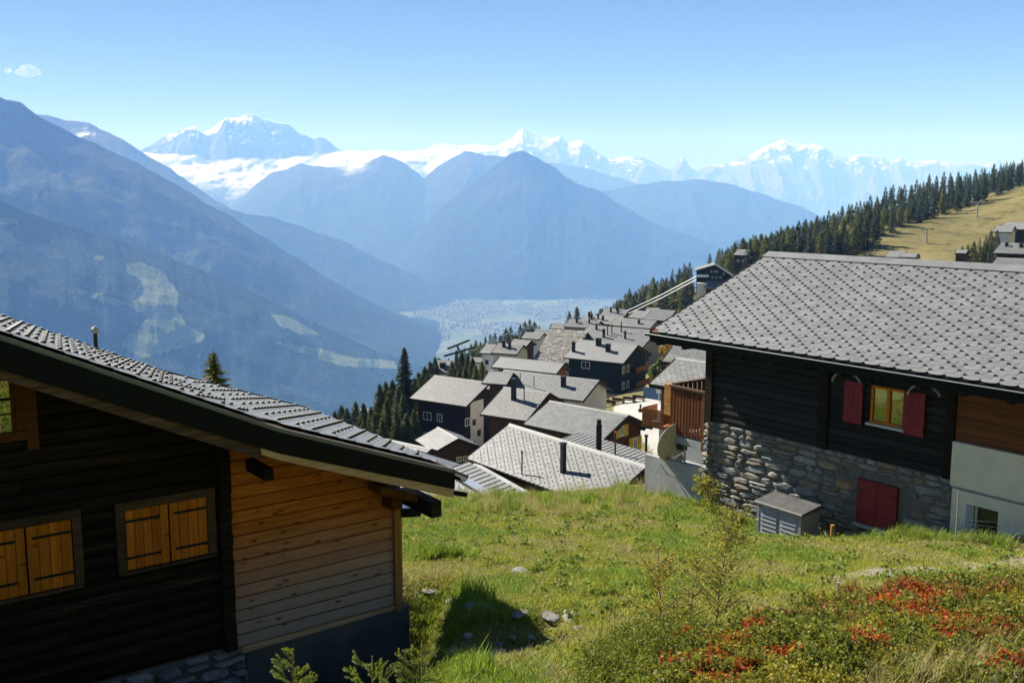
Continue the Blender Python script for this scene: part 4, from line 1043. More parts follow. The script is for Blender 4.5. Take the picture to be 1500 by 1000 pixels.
# ------------------------------------------------------------------ the village
def m_roof(name, c1, c2, row=0.25, w=0.42, var=0.5, rough=0.6):
    m, nt, b = nt_new(name); g = N(nt)
    o = g.obj()
    br = g.n('ShaderNodeTexBrick', i_Vector=o, i_Scale=1.0, i_Mortar_Size=0.03, i_Mortar_Smooth=0.2, i_Bias=0.0, i_Brick_Width=w, i_Row_Height=row)
    br.inputs['Color1'].default_value = (*c1, 1); br.inputs['Color2'].default_value = (*c2, 1)
    br.inputs['Mortar'].default_value = (c2[0] * .3, c2[1] * .3, c2[2] * .3, 1)
    n = g.noise(o, 0.5, 6, 0.65); n2 = g.noise(o, 6, 4, 0.6)
    col = g.mix(1.0, br.outputs[0], g.ramp(n, [(0.3, (0.8, 0.8, 0.8)), (0.7, (1.1, 1.08, 1.05))]), 'MULTIPLY')
    col = g.mix(1.0, col, g.ramp(n2, [(0.3, (0.82, 0.82, 0.82)), (0.7, (1.1, 1.1, 1.1))]), 'MULTIPLY')
    k = g.math('MULTIPLY_ADD', g.orand(), 0.24, 0.88)
    col = g.mix(1.0, col, g.n('ShaderNodeCombineColor', i_0=k, i_1=k, i_2=k).outputs[0], 'MULTIPLY')
    nt.links.new(col, b.inputs['Base Color']); b.inputs['Roughness'].default_value = rough
    b.inputs['Specular IOR Level'].default_value = 0.4
    nt.links.new(g.bump(br.outputs[1], -0.5, 0.02), b.inputs['Normal'])
    return m
M['roof_grey'] = m_roof('village_slate', (0.20, 0.204, 0.212), (0.13, 0.133, 0.14))
M['roof_smooth'] = m_simple('pale_sheet_roof', (0.205, 0.205, 0.205), (0.17, 0.17, 0.17), .6, 0.6, 0.0)
M['roof_slab'] = m_stone('stone_slab_roof', [(0.17, 0.16, 0.15), (0.30, 0.28, 0.26), (0.22, 0.21, 0.20), (0.36, 0.34, 0.31), (0.14, 0.13, 0.125)], .8, .5)
M['seam_metal'] = m_simple('grey_seam_metal', (0.21, 0.21, 0.212), (0.17, 0.17, 0.172), 1.5, 0.45)
M['w_dark'] = m_wood('dark_timber', [(0.2, (0.010, 0.008, 0.009)), (0.6, (0.025, 0.018, 0.017)), (0.9, (0.05, 0.03, 0.025))], var=0.2, bump=0.3)
M['w_brown'] = m_wood('brown_timber', [(0.2, (0.03, 0.014, 0.008)), (0.6, (0.07, 0.032, 0.016)), (0.9, (0.12, 0.06, 0.03))], var=0.2, bump=0.3)
M['w_warm'] = m_wood('warm_timber', [(0.2, (0.16, 0.055, 0.015)), (0.6, (0.28, 0.10, 0.028)), (0.9, (0.38, 0.16, 0.05))], var=0.2, bump=0.3)
M['w_blue'] = m_wood('blue_black_timber', [(0.2, (0.006, 0.012, 0.013)), (0.6, (0.011, 0.021, 0.022)), (0.9, (0.022, 0.035, 0.036))], var=0.2, bump=0.2)
M['w_white'] = m_simple('white_render', (0.62, 0.60, 0.57), (0.52, 0.50, 0.48), 1.0, 0.9, 0.1, 20)
M['w_stone'] = m_simple('grey_render', (0.34, 0.31, 0.28), (0.22, 0.2, 0.18), 2.5, 0.9, 0.3, 14)
M['yellow_paint'] = m_simple('yellow_paint', (0.55, 0.36, 0.03), (0.45, 0.28, 0.02), 4, 0.6)
M['orange_wood'] = M['w_warm']

def fit_house(eR, ap, eL, Y, vp=None, pitch=23.5):
    B = atY(*eR, Y); best = None
    for v in ([vp] if vp is not None else np.arange(-4200, 200, 20)):
        d = -np.array([(v - 750) / F, 1, 0]); d /= np.linalg.norm(d)
        if d[0] < 0: d = -d
        p = np.array([-d[1], d[0], 0])
        A = onp(*eL, B, p); Rr = onp(*ap, B, d)
        hw = float((Rr - B) @ p); rise = Rr[2] - B[2]
        if hw <= 0.3: continue
        c = abs(math.degrees(math.atan2(rise, hw)) - pitch)
        if best is None or c < best[0]: best = (c, B, d, p, float((B - A) @ d), hw, float(rise))
    if best is None or best[0] > 6:
        d = np.array([.75, -.66, 0]); d /= np.linalg.norm(d); p = np.array([-d[1], d[0], 0]); A = onp(*eL, B, p)
        hw = 3.4; return B, d, p, float((B - A) @ d), hw, hw * math.tan(rad(pitch))
    return best[1:]

def chalet(name, label, eR, ap, eL, Y, wall, base=None, base_h=2.4, h=6, vp=None, pitch=23.5, roofm='roof_grey', L=None, hw=None, og=.9, oe=.9, windows=(), chims=(), group='chalets of the village below the meadow', cat='chalet', fit=None, thick=.22, hooks=False, real=False, gcol=None):
    B, d, p, L0, hw0, rise = fit or fit_house(eR, ap, eL, Y, vp, pitch)
    if L is None: L = L0
    if hw is None: hw = hw0
    else: rise = rise * hw / hw0
    rz = math.atan2(d[1], d[0]); z0 = B[2] - h
    loc = B - d * L / 2 + p * hw
    root = empty(name, (loc[0], loc[1], z0), rz, label=label, cat=cat, group=group)
    sl = rise / hw; ex, ey = L / 2, hw; bx, by = L / 2 - og, hw - oe
    # walls with gables
    mb = MB(); b0 = base_h if base else -3.0
    zr = lambda y: h + (hw - abs(y)) * sl - thick - .06
    mb.prism([(-bx, -by, b0), (-bx, by, b0), (-bx, by, zr(by)), (-bx, 0, zr(0)), (-bx, -by, zr(by))], (2 * bx, 0, 0))
    mb.build('wall', wall, root)
    if base: MB().box(-bx - .05, bx + .05, -by - .05, by + .05, -3.0, base_h - .01).build('base_wall', base, root)
    # roof slab: one object per slope so that its pattern follows the slope
    ln = math.hypot(hw, rise); th = math.atan2(rise, hw)
    for s in (-1, 1):
        o = MB().box(-ex, ex, 0, ln + (.0 if s < 0 else -.012), -thick, 0).build('roof', M[roofm], root)
        o.location = (0, s * hw, h); o.rotation_euler = (th, 0, 0 if s < 0 else math.pi)
        v = MB().box(-ex - .05, -ex - .004, -.03, ln, -thick - .08, .04).box(ex + .004, ex + .05, -.03, ln, -thick - .08, .04).box(-ex, ex, -.06, -.004, -thick - .06, -.02).build('verge_board', M['w_dark'], o)
    MB().prism([(-ex - .05, -.22, h + rise - .22 * sl + .015), (-ex - .05, 0, h + rise + .06), (-ex - .05, .22, h + rise - .22 * sl + .015), (-ex - .05, 0, h + rise - .05)], (L + .1, 0, 0)).build('ridge_cap', M['roof_smooth'], root)
    if real:
        roof_tiles(root, (0, 0, 0), (-ex, -hw - .04, h + .004), (1, 0, 0), (0, hw, rise), L, ln - .15, hooks=hooks, hs=1.2, mat=M['slate_sundim'])
    # purlin ends under the verge
    for y in (-by, 0, by):
        z = zr(y) - .02 if y == 0 else zr(y) - .05
        MB().box(bx - .02, ex - .1, y - .12, y + .12, z - .28, z - .02).build('purlin', M['w_dark'], root)
    for wdef in windows:
        face, pos, zb, ww, wh = wdef[:5]; st = wdef[5] if len(wdef) > 5 else 'white'
        mb = MB(); t = .11
        fm = {'white': M['white_paint'], 'dark': M['w_brown'], 'yellow': M['white_paint'], 'warm': M['w_warm']}[st]
        def fb(a0, a1, za, zb_, d0, d1):
            if face == 'F': return (a0, a1, -by - d1, -by - d0, za, zb_)
            return (bx + d0, bx + d1, a0, a1, za, zb_)
        a0, a1 = pos - ww / 2, pos + ww / 2
        for args in ((a0, a1, zb, zb + t, 0, .07), (a0, a1, zb + wh - t, zb + wh, 0, .07), (a0, a0 + t, zb + t + .002, zb + wh - t - .002, 0, .068), (a1 - t, a1, zb + t + .002, zb + wh - t - .002, 0, .068), (pos - .04, pos + .04, zb + t + .002, zb + wh - t - .002, 0, .06)):
            mb.box(*fb(*args))
        fr = mb.build('window', fm, root)
        MB().box(*fb(a0 + t, a1 - t, zb + t, zb + wh - t, .01, .03)).build('pane', M['glass_dark'], fr)
        if st == 'yellow':
            for q0, q1 in ((a0 - .52, a0 - .03), (a1 + .03, a1 + .52)): MB().box(*fb(q0, q1, zb - .05, zb + wh + .05, .02, .08)).build('shutter', M['yellow_paint'], fr)
    for cdef in chims:
        cx, cy, ch, cw = cdef[:4]; kind = cdef[4] if len(cdef) > 4 else 'box'
        zt = h + (hw - abs(cy)) * sl
        mb = MB()
        if kind == 'box':
            mb.box(cx - cw / 2, cx + cw / 2, cy - cw / 2, cy + cw / 2, zt - .5, zt + ch)
            ob = mb.build('chimney', M['black'], root)
            MB().box(cx - cw * .62, cx + cw * .62, cy - cw * .62, cy + cw * .62, zt + ch + .003, zt + ch + .09).build('chimney_cap', M['guard'], ob)
        else:
            mb.tube([(cx, cy, zt - .4), (cx, cy, zt + ch)], cw / 2, 8)
            ob = mb.build('vent_pipe', M['black'], root)
            MB().tube([(cx, cy, zt + ch + .003), (cx, cy, zt + ch + .12)], cw * .75, 8).build('pipe_cap', M['guard'], ob)
    return root, dict(L=L, hw=hw, rise=rise, bx=bx, by=by, h=h, ex=ex, d=d, p=p, B=B)

# nearest roof below the meadow: fitted from its far corner
A_ = atY(684, 671, 58); dN = -np.array([(-330 - 750) / F, 1, 0]); dN /= np.linalg.norm(dN); pN = np.array([-dN[1], dN[0], 0])
Rn = onp(747, 621, A_, dN); hwN = float((Rn - A_) @ pN); riN = float(Rn[2] - A_[2])
Re = onp(948, 688, Rn, pN); LN = float((Re - Rn) @ dN)
r1, i1 = chalet('chalet', 'low chalet just below the meadow, pale slate roof dotted with snow hooks, slim black chimney', None, None, None, None, M['w_warm'], h=3.2, fit=(A_ + dN * LN, dN, pN, LN, hwN, riN), real=True, hooks=True,
       chims=((LN * .13, -hwN * .62, 1.6, .24), (-LN * .07, -hwN * .93, 1.25, .08, 'pipe')))
# its neighbour, with ridge nearly level with that eave and a flat seamed roof between the two
zF = A_[2] - .25
FA, FB = atz(655, 687, zF), atz(738, 737, zF)
dF = (FB - FA) / np.linalg.norm(FB - FA); pF = np.array([-dF[1], dF[0], 0]); LF = float(np.linalg.norm(FB - FA)) + 4
hF = 3.6; rF = 1.5
Bf = FA + dF * LF - pF * hF - np.array([0, 0, rF])
FA2 = FA - dF * 5
r2, i2 = chalet('chalet', 'low chalet half hidden by the grassy crest, hooked slates below a flat seamed strip', None, None, None, None, M['w_warm'], h=2.6, fit=(Bf, dF, pF, LF + 5, hF, rF), real=True, hooks=True)
fl = empty('flat_roof', tuple(FA), math.atan2(dF[1], dF[0]), label='flat standing seam metal roof linking the two nearest chalets', cat='flat roof')
gap = float((A_ - FA) @ pF)
w2 = max(1.2, gap - .1)
MB().prism([(-.5, .25, -.12), (LF, .25, -.12), (LF, w2, .16), (-.5, w2, .16)], (0, 0, -.15)).build('sheet', M['seam_metal'], fl)
x = -.4
while x < LF:
    MB().prism([(x, .3, -.11), (x + .025, .3, -.11), (x + .025, w2 - .05, .165), (x, w2 - .05, .165)], (0, 0, .035)).build('seam', M['guard'], fl); x += .62
MB().box(-.5, LF, -.30, .26, .02, .08).build('ridge_sheet', M['gutter_light'], fl)
MB().prism([(0, w2 + .02, .05), (LF, w2 + .02, .05), (LF, w2 + .32, .12), (0, w2 + .32, .12)], (0, 0, .05)).build('edge_sheet', M['concrete'], fl)
MB().box(0, LF, -.36, -.31, -.02, .03).build('edge_bar', M['guard'], fl)

r3, i3 = chalet('chalet', 'dark chalet with yellow shutters and coarse grey slates above the plaza', (883, 645), (921, 608), (767, 620), 73, M['w_brown'], h=4.6, real=True, og=.5,
       windows=(('R', -.25, 4.3, .6, .85, 'yellow'), ('R', 1.55, 2.9, .6, 1.0, 'yellow'), ('R', -1.7, 1.6, 1.0, 1.0, 'white')))
# tall flues standing on the low link roof in front of it
for k, (u, v0, v1, r, nm, lab) in enumerate(((877, 614, 660, .17, 'flue', 'tall square black flue before the yellow shuttered gable'), (901, 632, 668, .055, 'flue', 'thin flue with copper cap in front of the dark gable wall'), (946, 637, 676, .085, 'flue', 'round black flue with flat cap next to the lower yellow shutter'))):
    Yk = 62 if k == 0 else 64
    a, b = atY(u, v0, Yk), atY(u, v1, Yk)
    H = a[2] - b[2]; e_ = empty(nm, (b[0], b[1], b[2] - .6), label=lab, cat='flue', group=None)
    if k == 0: MB().box(-r, r, -r, r, 0, H - .35 + .6).build('shaft', M['black'], e_); MB().box(-r * .8, r * .8, -r * .8, r * .8, H + .26, H + .6).build('cap', M['guard'], e_)
    else: MB().tube([(0, 0, 0), (0, 0, H + .5)], r, 8).build('shaft', M['black'], e_); MB().tube([(0, 0, H + .5), (0, 0, H + .62)], r * 1.6, 8).build('cap', M['w_warm'] if k == 1 else M['guard'], e_)
lowz = atY(900, 668, 63)
lk = empty('flat_roof', (lowz[0], lowz[1], lowz[2] - .5), math.atan2(dN[1], dN[0]), label='low grey lean-to roof below the gable with yellow shutters', cat='flat roof')
MB().prism([(-6.2, -2.2, -.1), (6, -2.2, -.1), (6, 2.2, .6), (-6.2, 2.2, .6)], (0, 0, -.25)).build('sheet', M['seam_metal'], lk)
x = -6
while x < 6: MB().prism([(x, -2.15, -.09), (x + .022, -2.15, -.09), (x + .022, 2.15, .595), (x, 2.15, .595)], (0, 0, .03)).build('seam', M['guard'], lk); x += .45
MB().box(-5.8, 5.8, -1.9, 1.9, -4.5, -.22).build('wall', M['w_brown'], lk)

chalet('chalet', 'three storey dark chalet with white framed windows beside the tall spruce', (683, 595), (718, 560), (600, 583), 154, M['w_dark'], h=8.8, base=None, og=1.0, oe=1.0,
       windows=[('F', x, z, w, 1.35) for z in (5.3, 1.85) for x, w in ((-2.9, 1.7), (-.35, 1.1))] + [('R', -4.9, 5.2, 1.3, 1.3), ('R', -4.9, 1.7, 1.3, 1.3)])
# its pale stair tower and the two red balconies
Bh, dh, ph, Lh, hwh, rih = fit_house((683, 595), (718, 560), (600, 583), 154)
hA = bpy.data.objects['chalet.003']
MB().box(Lh / 2 - 1.02, Lh / 2 - .93, -4.1, -.6, -1, 8.9).build('stair_wall', M['w_white'], hA)
for yy, z in ((-3.2, 5.0), (-1.9, 3.0), (-3.3, .2)): MB().box(Lh / 2 - .928, Lh / 2 - .88, yy - .45, yy + .45, z, z + (1.0 if z > 1 else 2.1)).build('stair_window', M['glass_dark'], hA)
for z in (5.0, 1.4):
    MB().box(-Lh / 2 - .2, -Lh / 2 + 1.0, -hwh + 1.2, 3, z - .15, z).build('balcony_floor', M['w_white'], hA)
    MB().box(-Lh / 2 - .2, -Lh / 2 - .1, -hwh + 1.2, 3, z + .05, z + 1.05).box(-Lh / 2 - .1, -Lh / 2 + 1.0, -hwh + 1.2, -hwh + 1.3, z + .05, z + 1.05).build('balcony_front', M['w_warm'], hA)

chalet('chalet', 'mid village chalet with one tall black chimney and brown boarded gable', (771, 616), (805, 575), (703, 597), 118, M['w_brown'], h=4.5, pitch=26, chims=((-.6, -2.0, 2.6, .5), (.9, -1.9, 1.7, .14, 'pipe')), windows=(('F', 2.4, 1.2, 1.0, 1.0, 'white'),))
chalet('chalet', 'wide slate roofed chalet with pale gable wall facing the plaza', (854, 587), (878, 557), (712, 566), 140, M['w_white'], h=4.8, vp=-1500, chims=((3.6, -2.2, 1.4, .6), (-.8, -3.4, 1.6, .12, 'pipe'), (-3.6, -2.8, 1.5, .12, 'pipe')), windows=(('R', -1.6, 1.0, 1.1, 2.0, 'dark'), ('R', 1.2, 1.0, 1.1, 1.3, 'dark')))
chalet('chalet', 'large grey roof between the slate roofed chalet and the blue hotel', (815, 547), (827, 532), (735, 533), 165, M['w_warm'], h=5, pitch=25, L=13, roofm='roof_smooth')
chalet('chalet', 'small plain grey roof left of the wide slate roof', (742, 563), (752, 546), (718, 559), 146, M['w_brown'], h=4.5, roofm='roof_smooth', L=4.0, pitch=24)
chalet('chalet', 'small brown hut roof right in front of the three storey dark chalet', (636, 662), (671, 642), (608, 650), 122, M['w_brown'], h=3.2, og=.5, oe=.5, windows=(('R', .3, 1.4, .7, .7), ('R', 1.2, 1.4, .7, .7)))
chalet('chalet', 'lowest hut roof peeping over the near slate verge', (623, 665), (632, 657), (570, 645), 104, M['w_brown'], h=3.0, og=.5, oe=.5, pitch=23, L=7)
hotel, hi = chalet('hotel', 'blue-black hotel with beige sheet roof and carved gable balconies', (913, 532), (935, 505), (822, 522), 190, M['w_blue'], h=7.6, vp=-1500, L=13.5, roofm='roof_smooth', base=M['w_stone'], base_h=1.2, cat='hotel', group=None,
       windows=[('F', -2.0, 5.6, 1.9, 1.4), ('F', 1.6, 2.4, 2.2, 1.2, 'dark'), ('F', -4.6, 2.6, 1.2, 1.0, 'dark')] + [('R', y, z, 1.1, 1.5, 'white') for y in (-4.6, -2.6) for z in (2.0, 5.2)], chims=((-5.6, -4.2, 1.9, .55), (-1.5, -1.2, 1.3, .9), (1.6, -3.0, 1.4, .8)))
for z, yy in ((5.0, 1.0), (2.1, 1.5)):
    MB().box(hi['bx'], hi['bx'] + 1.3, -1.5, hi['by'], z - .2, z).build('balcony_floor', M['w_brown'], hotel)
    MB().box(hi['bx'] + 1.2, hi['bx'] + 1.3, -1.5, hi['by'], z + .02, z + 1.0).build('balcony_front', M['w_warm'], hotel)
chalet('chalet', 'broad old slate roof with many thin pipes behind the blue hotel', (941, 509), (963, 484), (849, 494), 236, M['w_stone'], h=9, vp=-1500, L=19, group='chalets of the village below the meadow',
       chims=((-2.2, -4.0, 2.0, .3, 'pipe'), (-1.4, -3.2, 2.2, .3, 'pipe'), (.6, -2.0, 2.4, .3, 'pipe'), (-2.6, -5.2, 2.0, .5), (3.2, -5.0, 1.8, .4), (-6.5, -1.8, 1.4, .4)), windows=[('R', y, z, .9, 1.4, 'dark') for y in (-5.4, -3.4) for z in (2, 5)])
A2 = atY(780, 528, 238); B2 = atz(836, 532, A2[2]); d2 = (B2 - A2) / np.linalg.norm(B2 - A2); p2 = np.array([-d2[1], d2[0], 0]); R2 = onp(806, 483, A2, d2); hw2 = float((R2 - A2) @ p2)
ch2, ii = chalet('chalet', 'long rough stone slab roof dropping towards the tree line', None, None, None, None, M['w_stone'], h=4, fit=(B2, d2, p2, float(np.linalg.norm(B2 - A2)), hw2, float(R2[2] - A2[2])), roofm='roof_slab')
mb = MB(); rnd = random.Random(4); lnS = math.hypot(ii['hw'], ii['rise'])
y = 0
while y < lnS - .5:                                              # loose stone slabs laid in courses
    x = -ii['ex']
    while x < ii['ex'] - .3:
        w = rnd.uniform(.5, 1.3); t = y / lnS
        yy, zz = -ii['hw'] + ii['hw'] * t, ii['h'] + ii['rise'] * t
        sl_ = ii['rise'] / ii['hw']; q0 = rnd.uniform(.02, .12)
        mb.prism([(x, yy, zz + q0), (x + w * .93, yy + rnd.uniform(-.1, .1), zz + q0 + rnd.uniform(0, .05)), (x + w * .93, yy + .8, zz + .8 * sl_ + .02), (x, yy + .8, zz + .8 * sl_ + .02)], (0, 0, .06)); x += w
    y += .62
mb.build('stone_slabs', M['roof_slab'], ch2, kind='stuff')

FARH = [
 ('chalet', 'far chalet with pale roof at the foot of the cableway', (911, 467), (922, 454), (885, 463), 330, 'w_brown', dict(L=9, h=6, chims=((-1.5, -2, 1.6, .5), (1.5, -2.6, 1.5, .5), (.2, -.8, 1.2, .5)))),
 ('chalet', 'far low roof crowded with chimneys left of the cableway chalet', (893, 475), (903, 465), (862, 470), 292, 'w_dark', dict(L=11, h=5, chims=((-3.5, -1, 1.5, .5), (-2, -2, 1.4, .5), (0, -1.5, 1.5, .4), (2, -2, 1.3, .5)))),
 ('chalet', 'far grey roof on the left edge beside the larch pair', (872, 481), (880, 470), (838, 476), 285, 'w_stone', dict(L=10, h=5, chims=((-2, -1.5, 1.3, .5), (2, -1.5, 1.3, .4)))),
 ('chalet', 'small far gable roof at the end of the stone slab roof', (826, 482), (833, 474), (820, 480), 300, 'w_stone', dict(L=5, h=4)),
 ('chalet', 'far flat looking roof between cableway chalet and stone chalet', (952, 481), (962, 470), (920, 476), 272, 'w_stone', dict(L=13, h=5, chims=((2, -2, 1.0, .5),))),
 ('chalet', 'far roof under the cables beside the white cabin', (957, 468), (968, 458), (926, 464), 315, 'w_white', dict(L=10, h=5)),
 ('cabin', 'white flat cabin with one dark window far up the village', (964, 459), (967, 451), (946, 458), 335, 'w_white', dict(L=4.6, h=3, windows=(('F', 0, .8, 2.6, 1.4, 'dark'),), roofm='roof_smooth')),
 ('chalet', 'far roof climbing to the edge of the stone chalet roof', (978, 470), (990, 455), (962, 467), 300, 'w_brown', dict(L=8, h=5)),
 ('chalet', 'white walled chalet whose hipped roof overlooks the cable pylon', (735, 519), (745, 506), (703, 517), 232, 'w_white', dict(L=6, h=7, windows=[('F', x, z, .9, 1.1, 'dark') for x in (-1.2, 1) for z in (1.5, 4.2)])),
 ('chalet', 'tall white gabled chalet next to the yellow green lawn patch', (757, 519), (767, 505), (733, 520), 222, 'w_white', dict(L=6.5, h=9, windows=[('R', y, z, .9, 1.2, 'dark') for y in (-1.4, .8) for z in (2, 5)], chims=((-1.2, -1.2, 1.3, .6), (.4, -1.4, 1.2, .5)))),
 ('chalet', 'small brown roof tucked behind the tall white gabled chalet', (770, 508), (778, 499), (747, 507), 240, 'w_brown', dict(L=5, h=5)),
 ('chalet', 'narrow grey roof right above the lawn patch', (790, 497), (797, 488), (774, 497), 262, 'w_white', dict(L=5.5, h=7, windows=[('F', 0, z, 1.2, 1.2, 'dark') for z in (1, 4)])),
 ('chalet', 'topmost pale roof before the dark trees of the edge', (803, 490), (808, 483), (785, 488), 285, 'w_white', dict(L=5, h=6)),
 ('chalet', 'pale hipped roof with dormer hidden among spruces', (668, 546), (676, 529), (640, 543), 236, 'w_white', dict(L=6.2, h=6, windows=(('F', -1.6, 3.2, 1.0, 1.3, 'dark'), ('F', .6, 3.2, 1.2, 1.3, 'dark')), chims=((-1.0, -2.0, .8, 1.2),))),
 ('chalet', 'little bright roof showing between the spruce tops', (706, 531), (710, 524), (690, 529), 240, 'w_white', dict(L=4.5, h=4)),
 ('chalet', 'white roof sliver low among the spruces of the steep edge', (548, 607), (553, 600), (536, 606), 190, 'w_white', dict(L=4.5, h=4)),
 ('chalet', 'dark hill house standing alone among the forest trees', (1094, 374), (1088, 363), (1070, 371), 392, 'w_dark', dict(L=6.0, h=4, pitch=30, vp=-600, windows=(('F', -1, 1.2, 1, 1), ('F', 1.2, 1.2, 1, 1)))),
 ('chalet', 'grey gable roof low behind the balcony chalet', (1034, 535), (1050, 511), (1006, 530), 82, 'w_stone', dict(L=4, h=4)),
 ('chalet', 'purple grey barn roof at the right end of the alp meadow', (1500, 336), (1508, 326), (1480, 335), 300, 'w_dark', dict(L=7, h=4, roofm='roof_smooth')),
 ('chalet', 'bluish small roof beside the dark bushes of the meadow', (1482, 340), (1487, 331), (1463, 338), 285, 'w_white', dict(L=5, h=3.5, roofm='roof_smooth')),
 ('chalet', 'light roofed chalet with dormers over the ridge of the stone chalet', (1500, 372), (1512, 357), (1474, 370), 200, 'w_dark', dict(L=6, h=5, chims=((-1.4, -1.4, .7, .5), (1.5, -1.6, .7, .6)))),
 ('chalet', 'grey roof just behind the ridge at the right edge', (1506, 398), (1520, 380), (1470, 396), 150, 'w_white', dict(L=6, h=4)),
 ('hut', 'tiny grey roofed hut at the lower meadow edge', (1415, 371), (1418, 366), (1404, 370), 245, 'w_brown', dict(L=2.6, h=2.2, og=.2, oe=.2, roofm='roof_smooth')),
 ('hut', 'low grey slab shelter half sunk in the meadow, left one', (1322, 377), (1327, 368), (1298, 377), 330, 'w_stone', dict(L=5.5, h=1.0, og=.2, oe=.2, roofm='roof_smooth')),
 ('hut', 'long narrow slab shelter in the meadow, right one', (1341, 377), (1345, 371), (1320, 377), 318, 'w_stone', dict(L=5, h=.8, og=.2, oe=.2, roofm='roof_smooth')),
]
for nm, lab, eR, ap, eL, Y, wm, kw in FARH:
    kw = dict(kw); kw.setdefault('og', .5); kw.setdefault('oe', .5)
    if nm == 'hut': kw['group'] = None
    chalet(nm, lab, eR, ap, eL, Y, M[wm], cat='hut' if nm == 'hut' else ('cabin' if nm == 'cabin' else 'chalet'), **kw)

# balcony chalet close behind the stone chalet
bc, bi = chalet('chalet', 'warm timber chalet with orange balcony between the plaza and the stone chalet', (1046, 577), (1086, 537), (951, 561), 56, M['w_warm'], h=4.2, vp=-700, base=M['w_white'], base_h=1.7, og=.45, oe=.6, windows=(('F', -.8, .3, .6, .8, 'warm'),))
zb = 1.75
mb = MB().box(-bi['bx'] - .7, -bi['bx'] + .9, -bi['by'] - .9, -bi['by'] - .01, zb - .15, zb)
mb.build('balcony_floor', M['w_warm'], bc)
for k in range(7): MB().box(-bi['bx'] - .7, -bi['bx'] + .9, -bi['by'] - .92, -bi['by'] - .88, zb + .03 + k * .14, zb + .03 + k * .14 + .12).build('balcony_board', M['w_warm'], bc)
for k in range(7): MB().box(-bi['bx'] - .72, -bi['bx'] - .68, -bi['by'] - .87, -bi['by'] + .6, zb + .03 + k * .14, zb + .03 + k * .14 + .12).build('balcony_board', M['w_warm'], bc)

# dark cableway station at the forest edge
Bs = atY(1072, 405, 318); Ls = 12.0
st = empty('cableway_station', tuple(atY(1046, 425, 322)), math.atan2(-.18, 1), label='dark blue gabled cableway station with white band at the forest edge', cat='cableway station')
s_ = 322 / F
def sx(u): return (u - 1046) * s_
def sz(v): return (425 - v) * s_
mb = MB(); mb.prism([(sx(1020), 0, -3), (sx(1071), 0, -3), (sx(1071), 0, sz(405)), (sx(1046), 0, sz(388.5)), (sx(1020), 0, sz(396))], (0, 9, 0)); mb.build('wall', M['w_blue'], st)
mb = MB()
mb.prism([(sx(1017), -.9, sz(396)), (sx(1046), -.9, sz(387)), (sx(1046), -.9, sz(388.3)), (sx(1017), -.9, sz(397.5))], (0, 11, 0)); mb.prism([(sx(1046), -.9, sz(387)), (sx(1076), -.9, sz(406)), (sx(1076), -.9, sz(407.5)), (sx(1046), -.9, sz(388.3))], (0, 11, 0)); mb.build('roof', M['roof_smooth'], st)
MB().box(sx(1020), sx(1038), -.12, -.02, sz(406), sz(402.5)).build('white_band', M['white_paint'], st)
MB().box(sx(1021), sx(1035), -2.6, -.13, -3, sz(414)).build('machine_room', M['w_white'], st)
mb = MB(); mb.prism([(sx(1031), -3.6, sz(420)), (sx(1068), -3.6, sz(420)), (sx(1066), -.1, sz(411)), (sx(1035), -.1, sz(411))], (0, 0, -.3)); mb.build('porch_roof', M['roof_grey'], st)
MB().box(sx(1034), sx(1066), -2.8, -.14, -3, sz(421.5)).build('porch_wall', M['w_brown'], st)
for (u, v) in ((1041, 397.5), (1046, 397.5), (1050, 397.5), (1043, 406), (1049, 406), (1055, 406), (1059, 401)):
    w = MB().box(sx(u) - .28, sx(u) + .28, -.08, -.01, sz(v) - .35, sz(v) + .35).build('window', M['white_paint'], st); MB().box(sx(u) - .19, sx(u) + .19, -.1, -.081, sz(v) - .26, sz(v) + .26).build('pane', M['glass_dark'], w)
# two thick cable lines from the far chalet up to the station
for k, (a, b, lab) in enumerate((((919, 455, 332), (1020, 405, 318), 'upper grey cable line running up to the cableway station'), ((921, 459, 330), (1020, 409.5, 316), 'lower bright cable line running up to the cableway station'))):
    tag(MB().tube([tuple(atY(*a)), tuple((atY(*a) + atY(*b)) / 2 - np.array([0, 0, .35])), tuple(atY(*b))], .16, 6).build('cable', M['galv']), lab, 'cable', 'cable lines of the cableway')
# cableway pylon above the tree tops of the edge
pp = atY(672, 524, 262); gzp = gz(pp[0], pp[1]) 
pz = pp[2] - gzp
py = empty('cableway_pylon', (pp[0], pp[1], gzp), math.atan2(.4, 1), label='dark lattice cableway pylon with two long saddles above the spruces', cat='pylon')
mb = MB()
for sx_, sy_ in ((-1, -1), (1, -1), (1, 1), (-1, 1)): mb.beam((sx_ * 1.6, sy_ * 1.6, 0), (sx_ * .5, sy_ * .5, pz + 2.0), .28, .28)
for k in range(8):
    za, zb = (pz + 2) * k / 8, (pz + 2) * (k + 1) / 8; ra, rb = 1.6 - 1.1 * k / 8, 1.6 - 1.1 * (k + 1) / 8
    mb.beam((-ra, -ra, za), (rb, -rb, zb), .14, .14); mb.beam((ra, -ra, za), (-rb, -rb, zb), .14, .14)
mb.build('lattice_mast', M['w_blue'], py)
for k, (dz, x0, x1) in enumerate(((3.4, -3.2, 3.0), (1.6, -4.4, 4.4))):
    MB().prism([(x0, -.4 + k * -.7, pz + dz - 1.0), (x1, -.4 + k * -.7, pz + dz + 1.0), (x1, -.4 + k * -.7, pz + dz + 1.45), (x0, -.4 + k * -.7, pz + dz - .5)], (0, .45, 0)).build('cable_saddle', M['w_blue'], py)
MB().beam((0, -1.3, pz + 1.4), (0, 1.4, pz + 3.2), .4, .5).build('cross_arm', M['w_blue'], py)
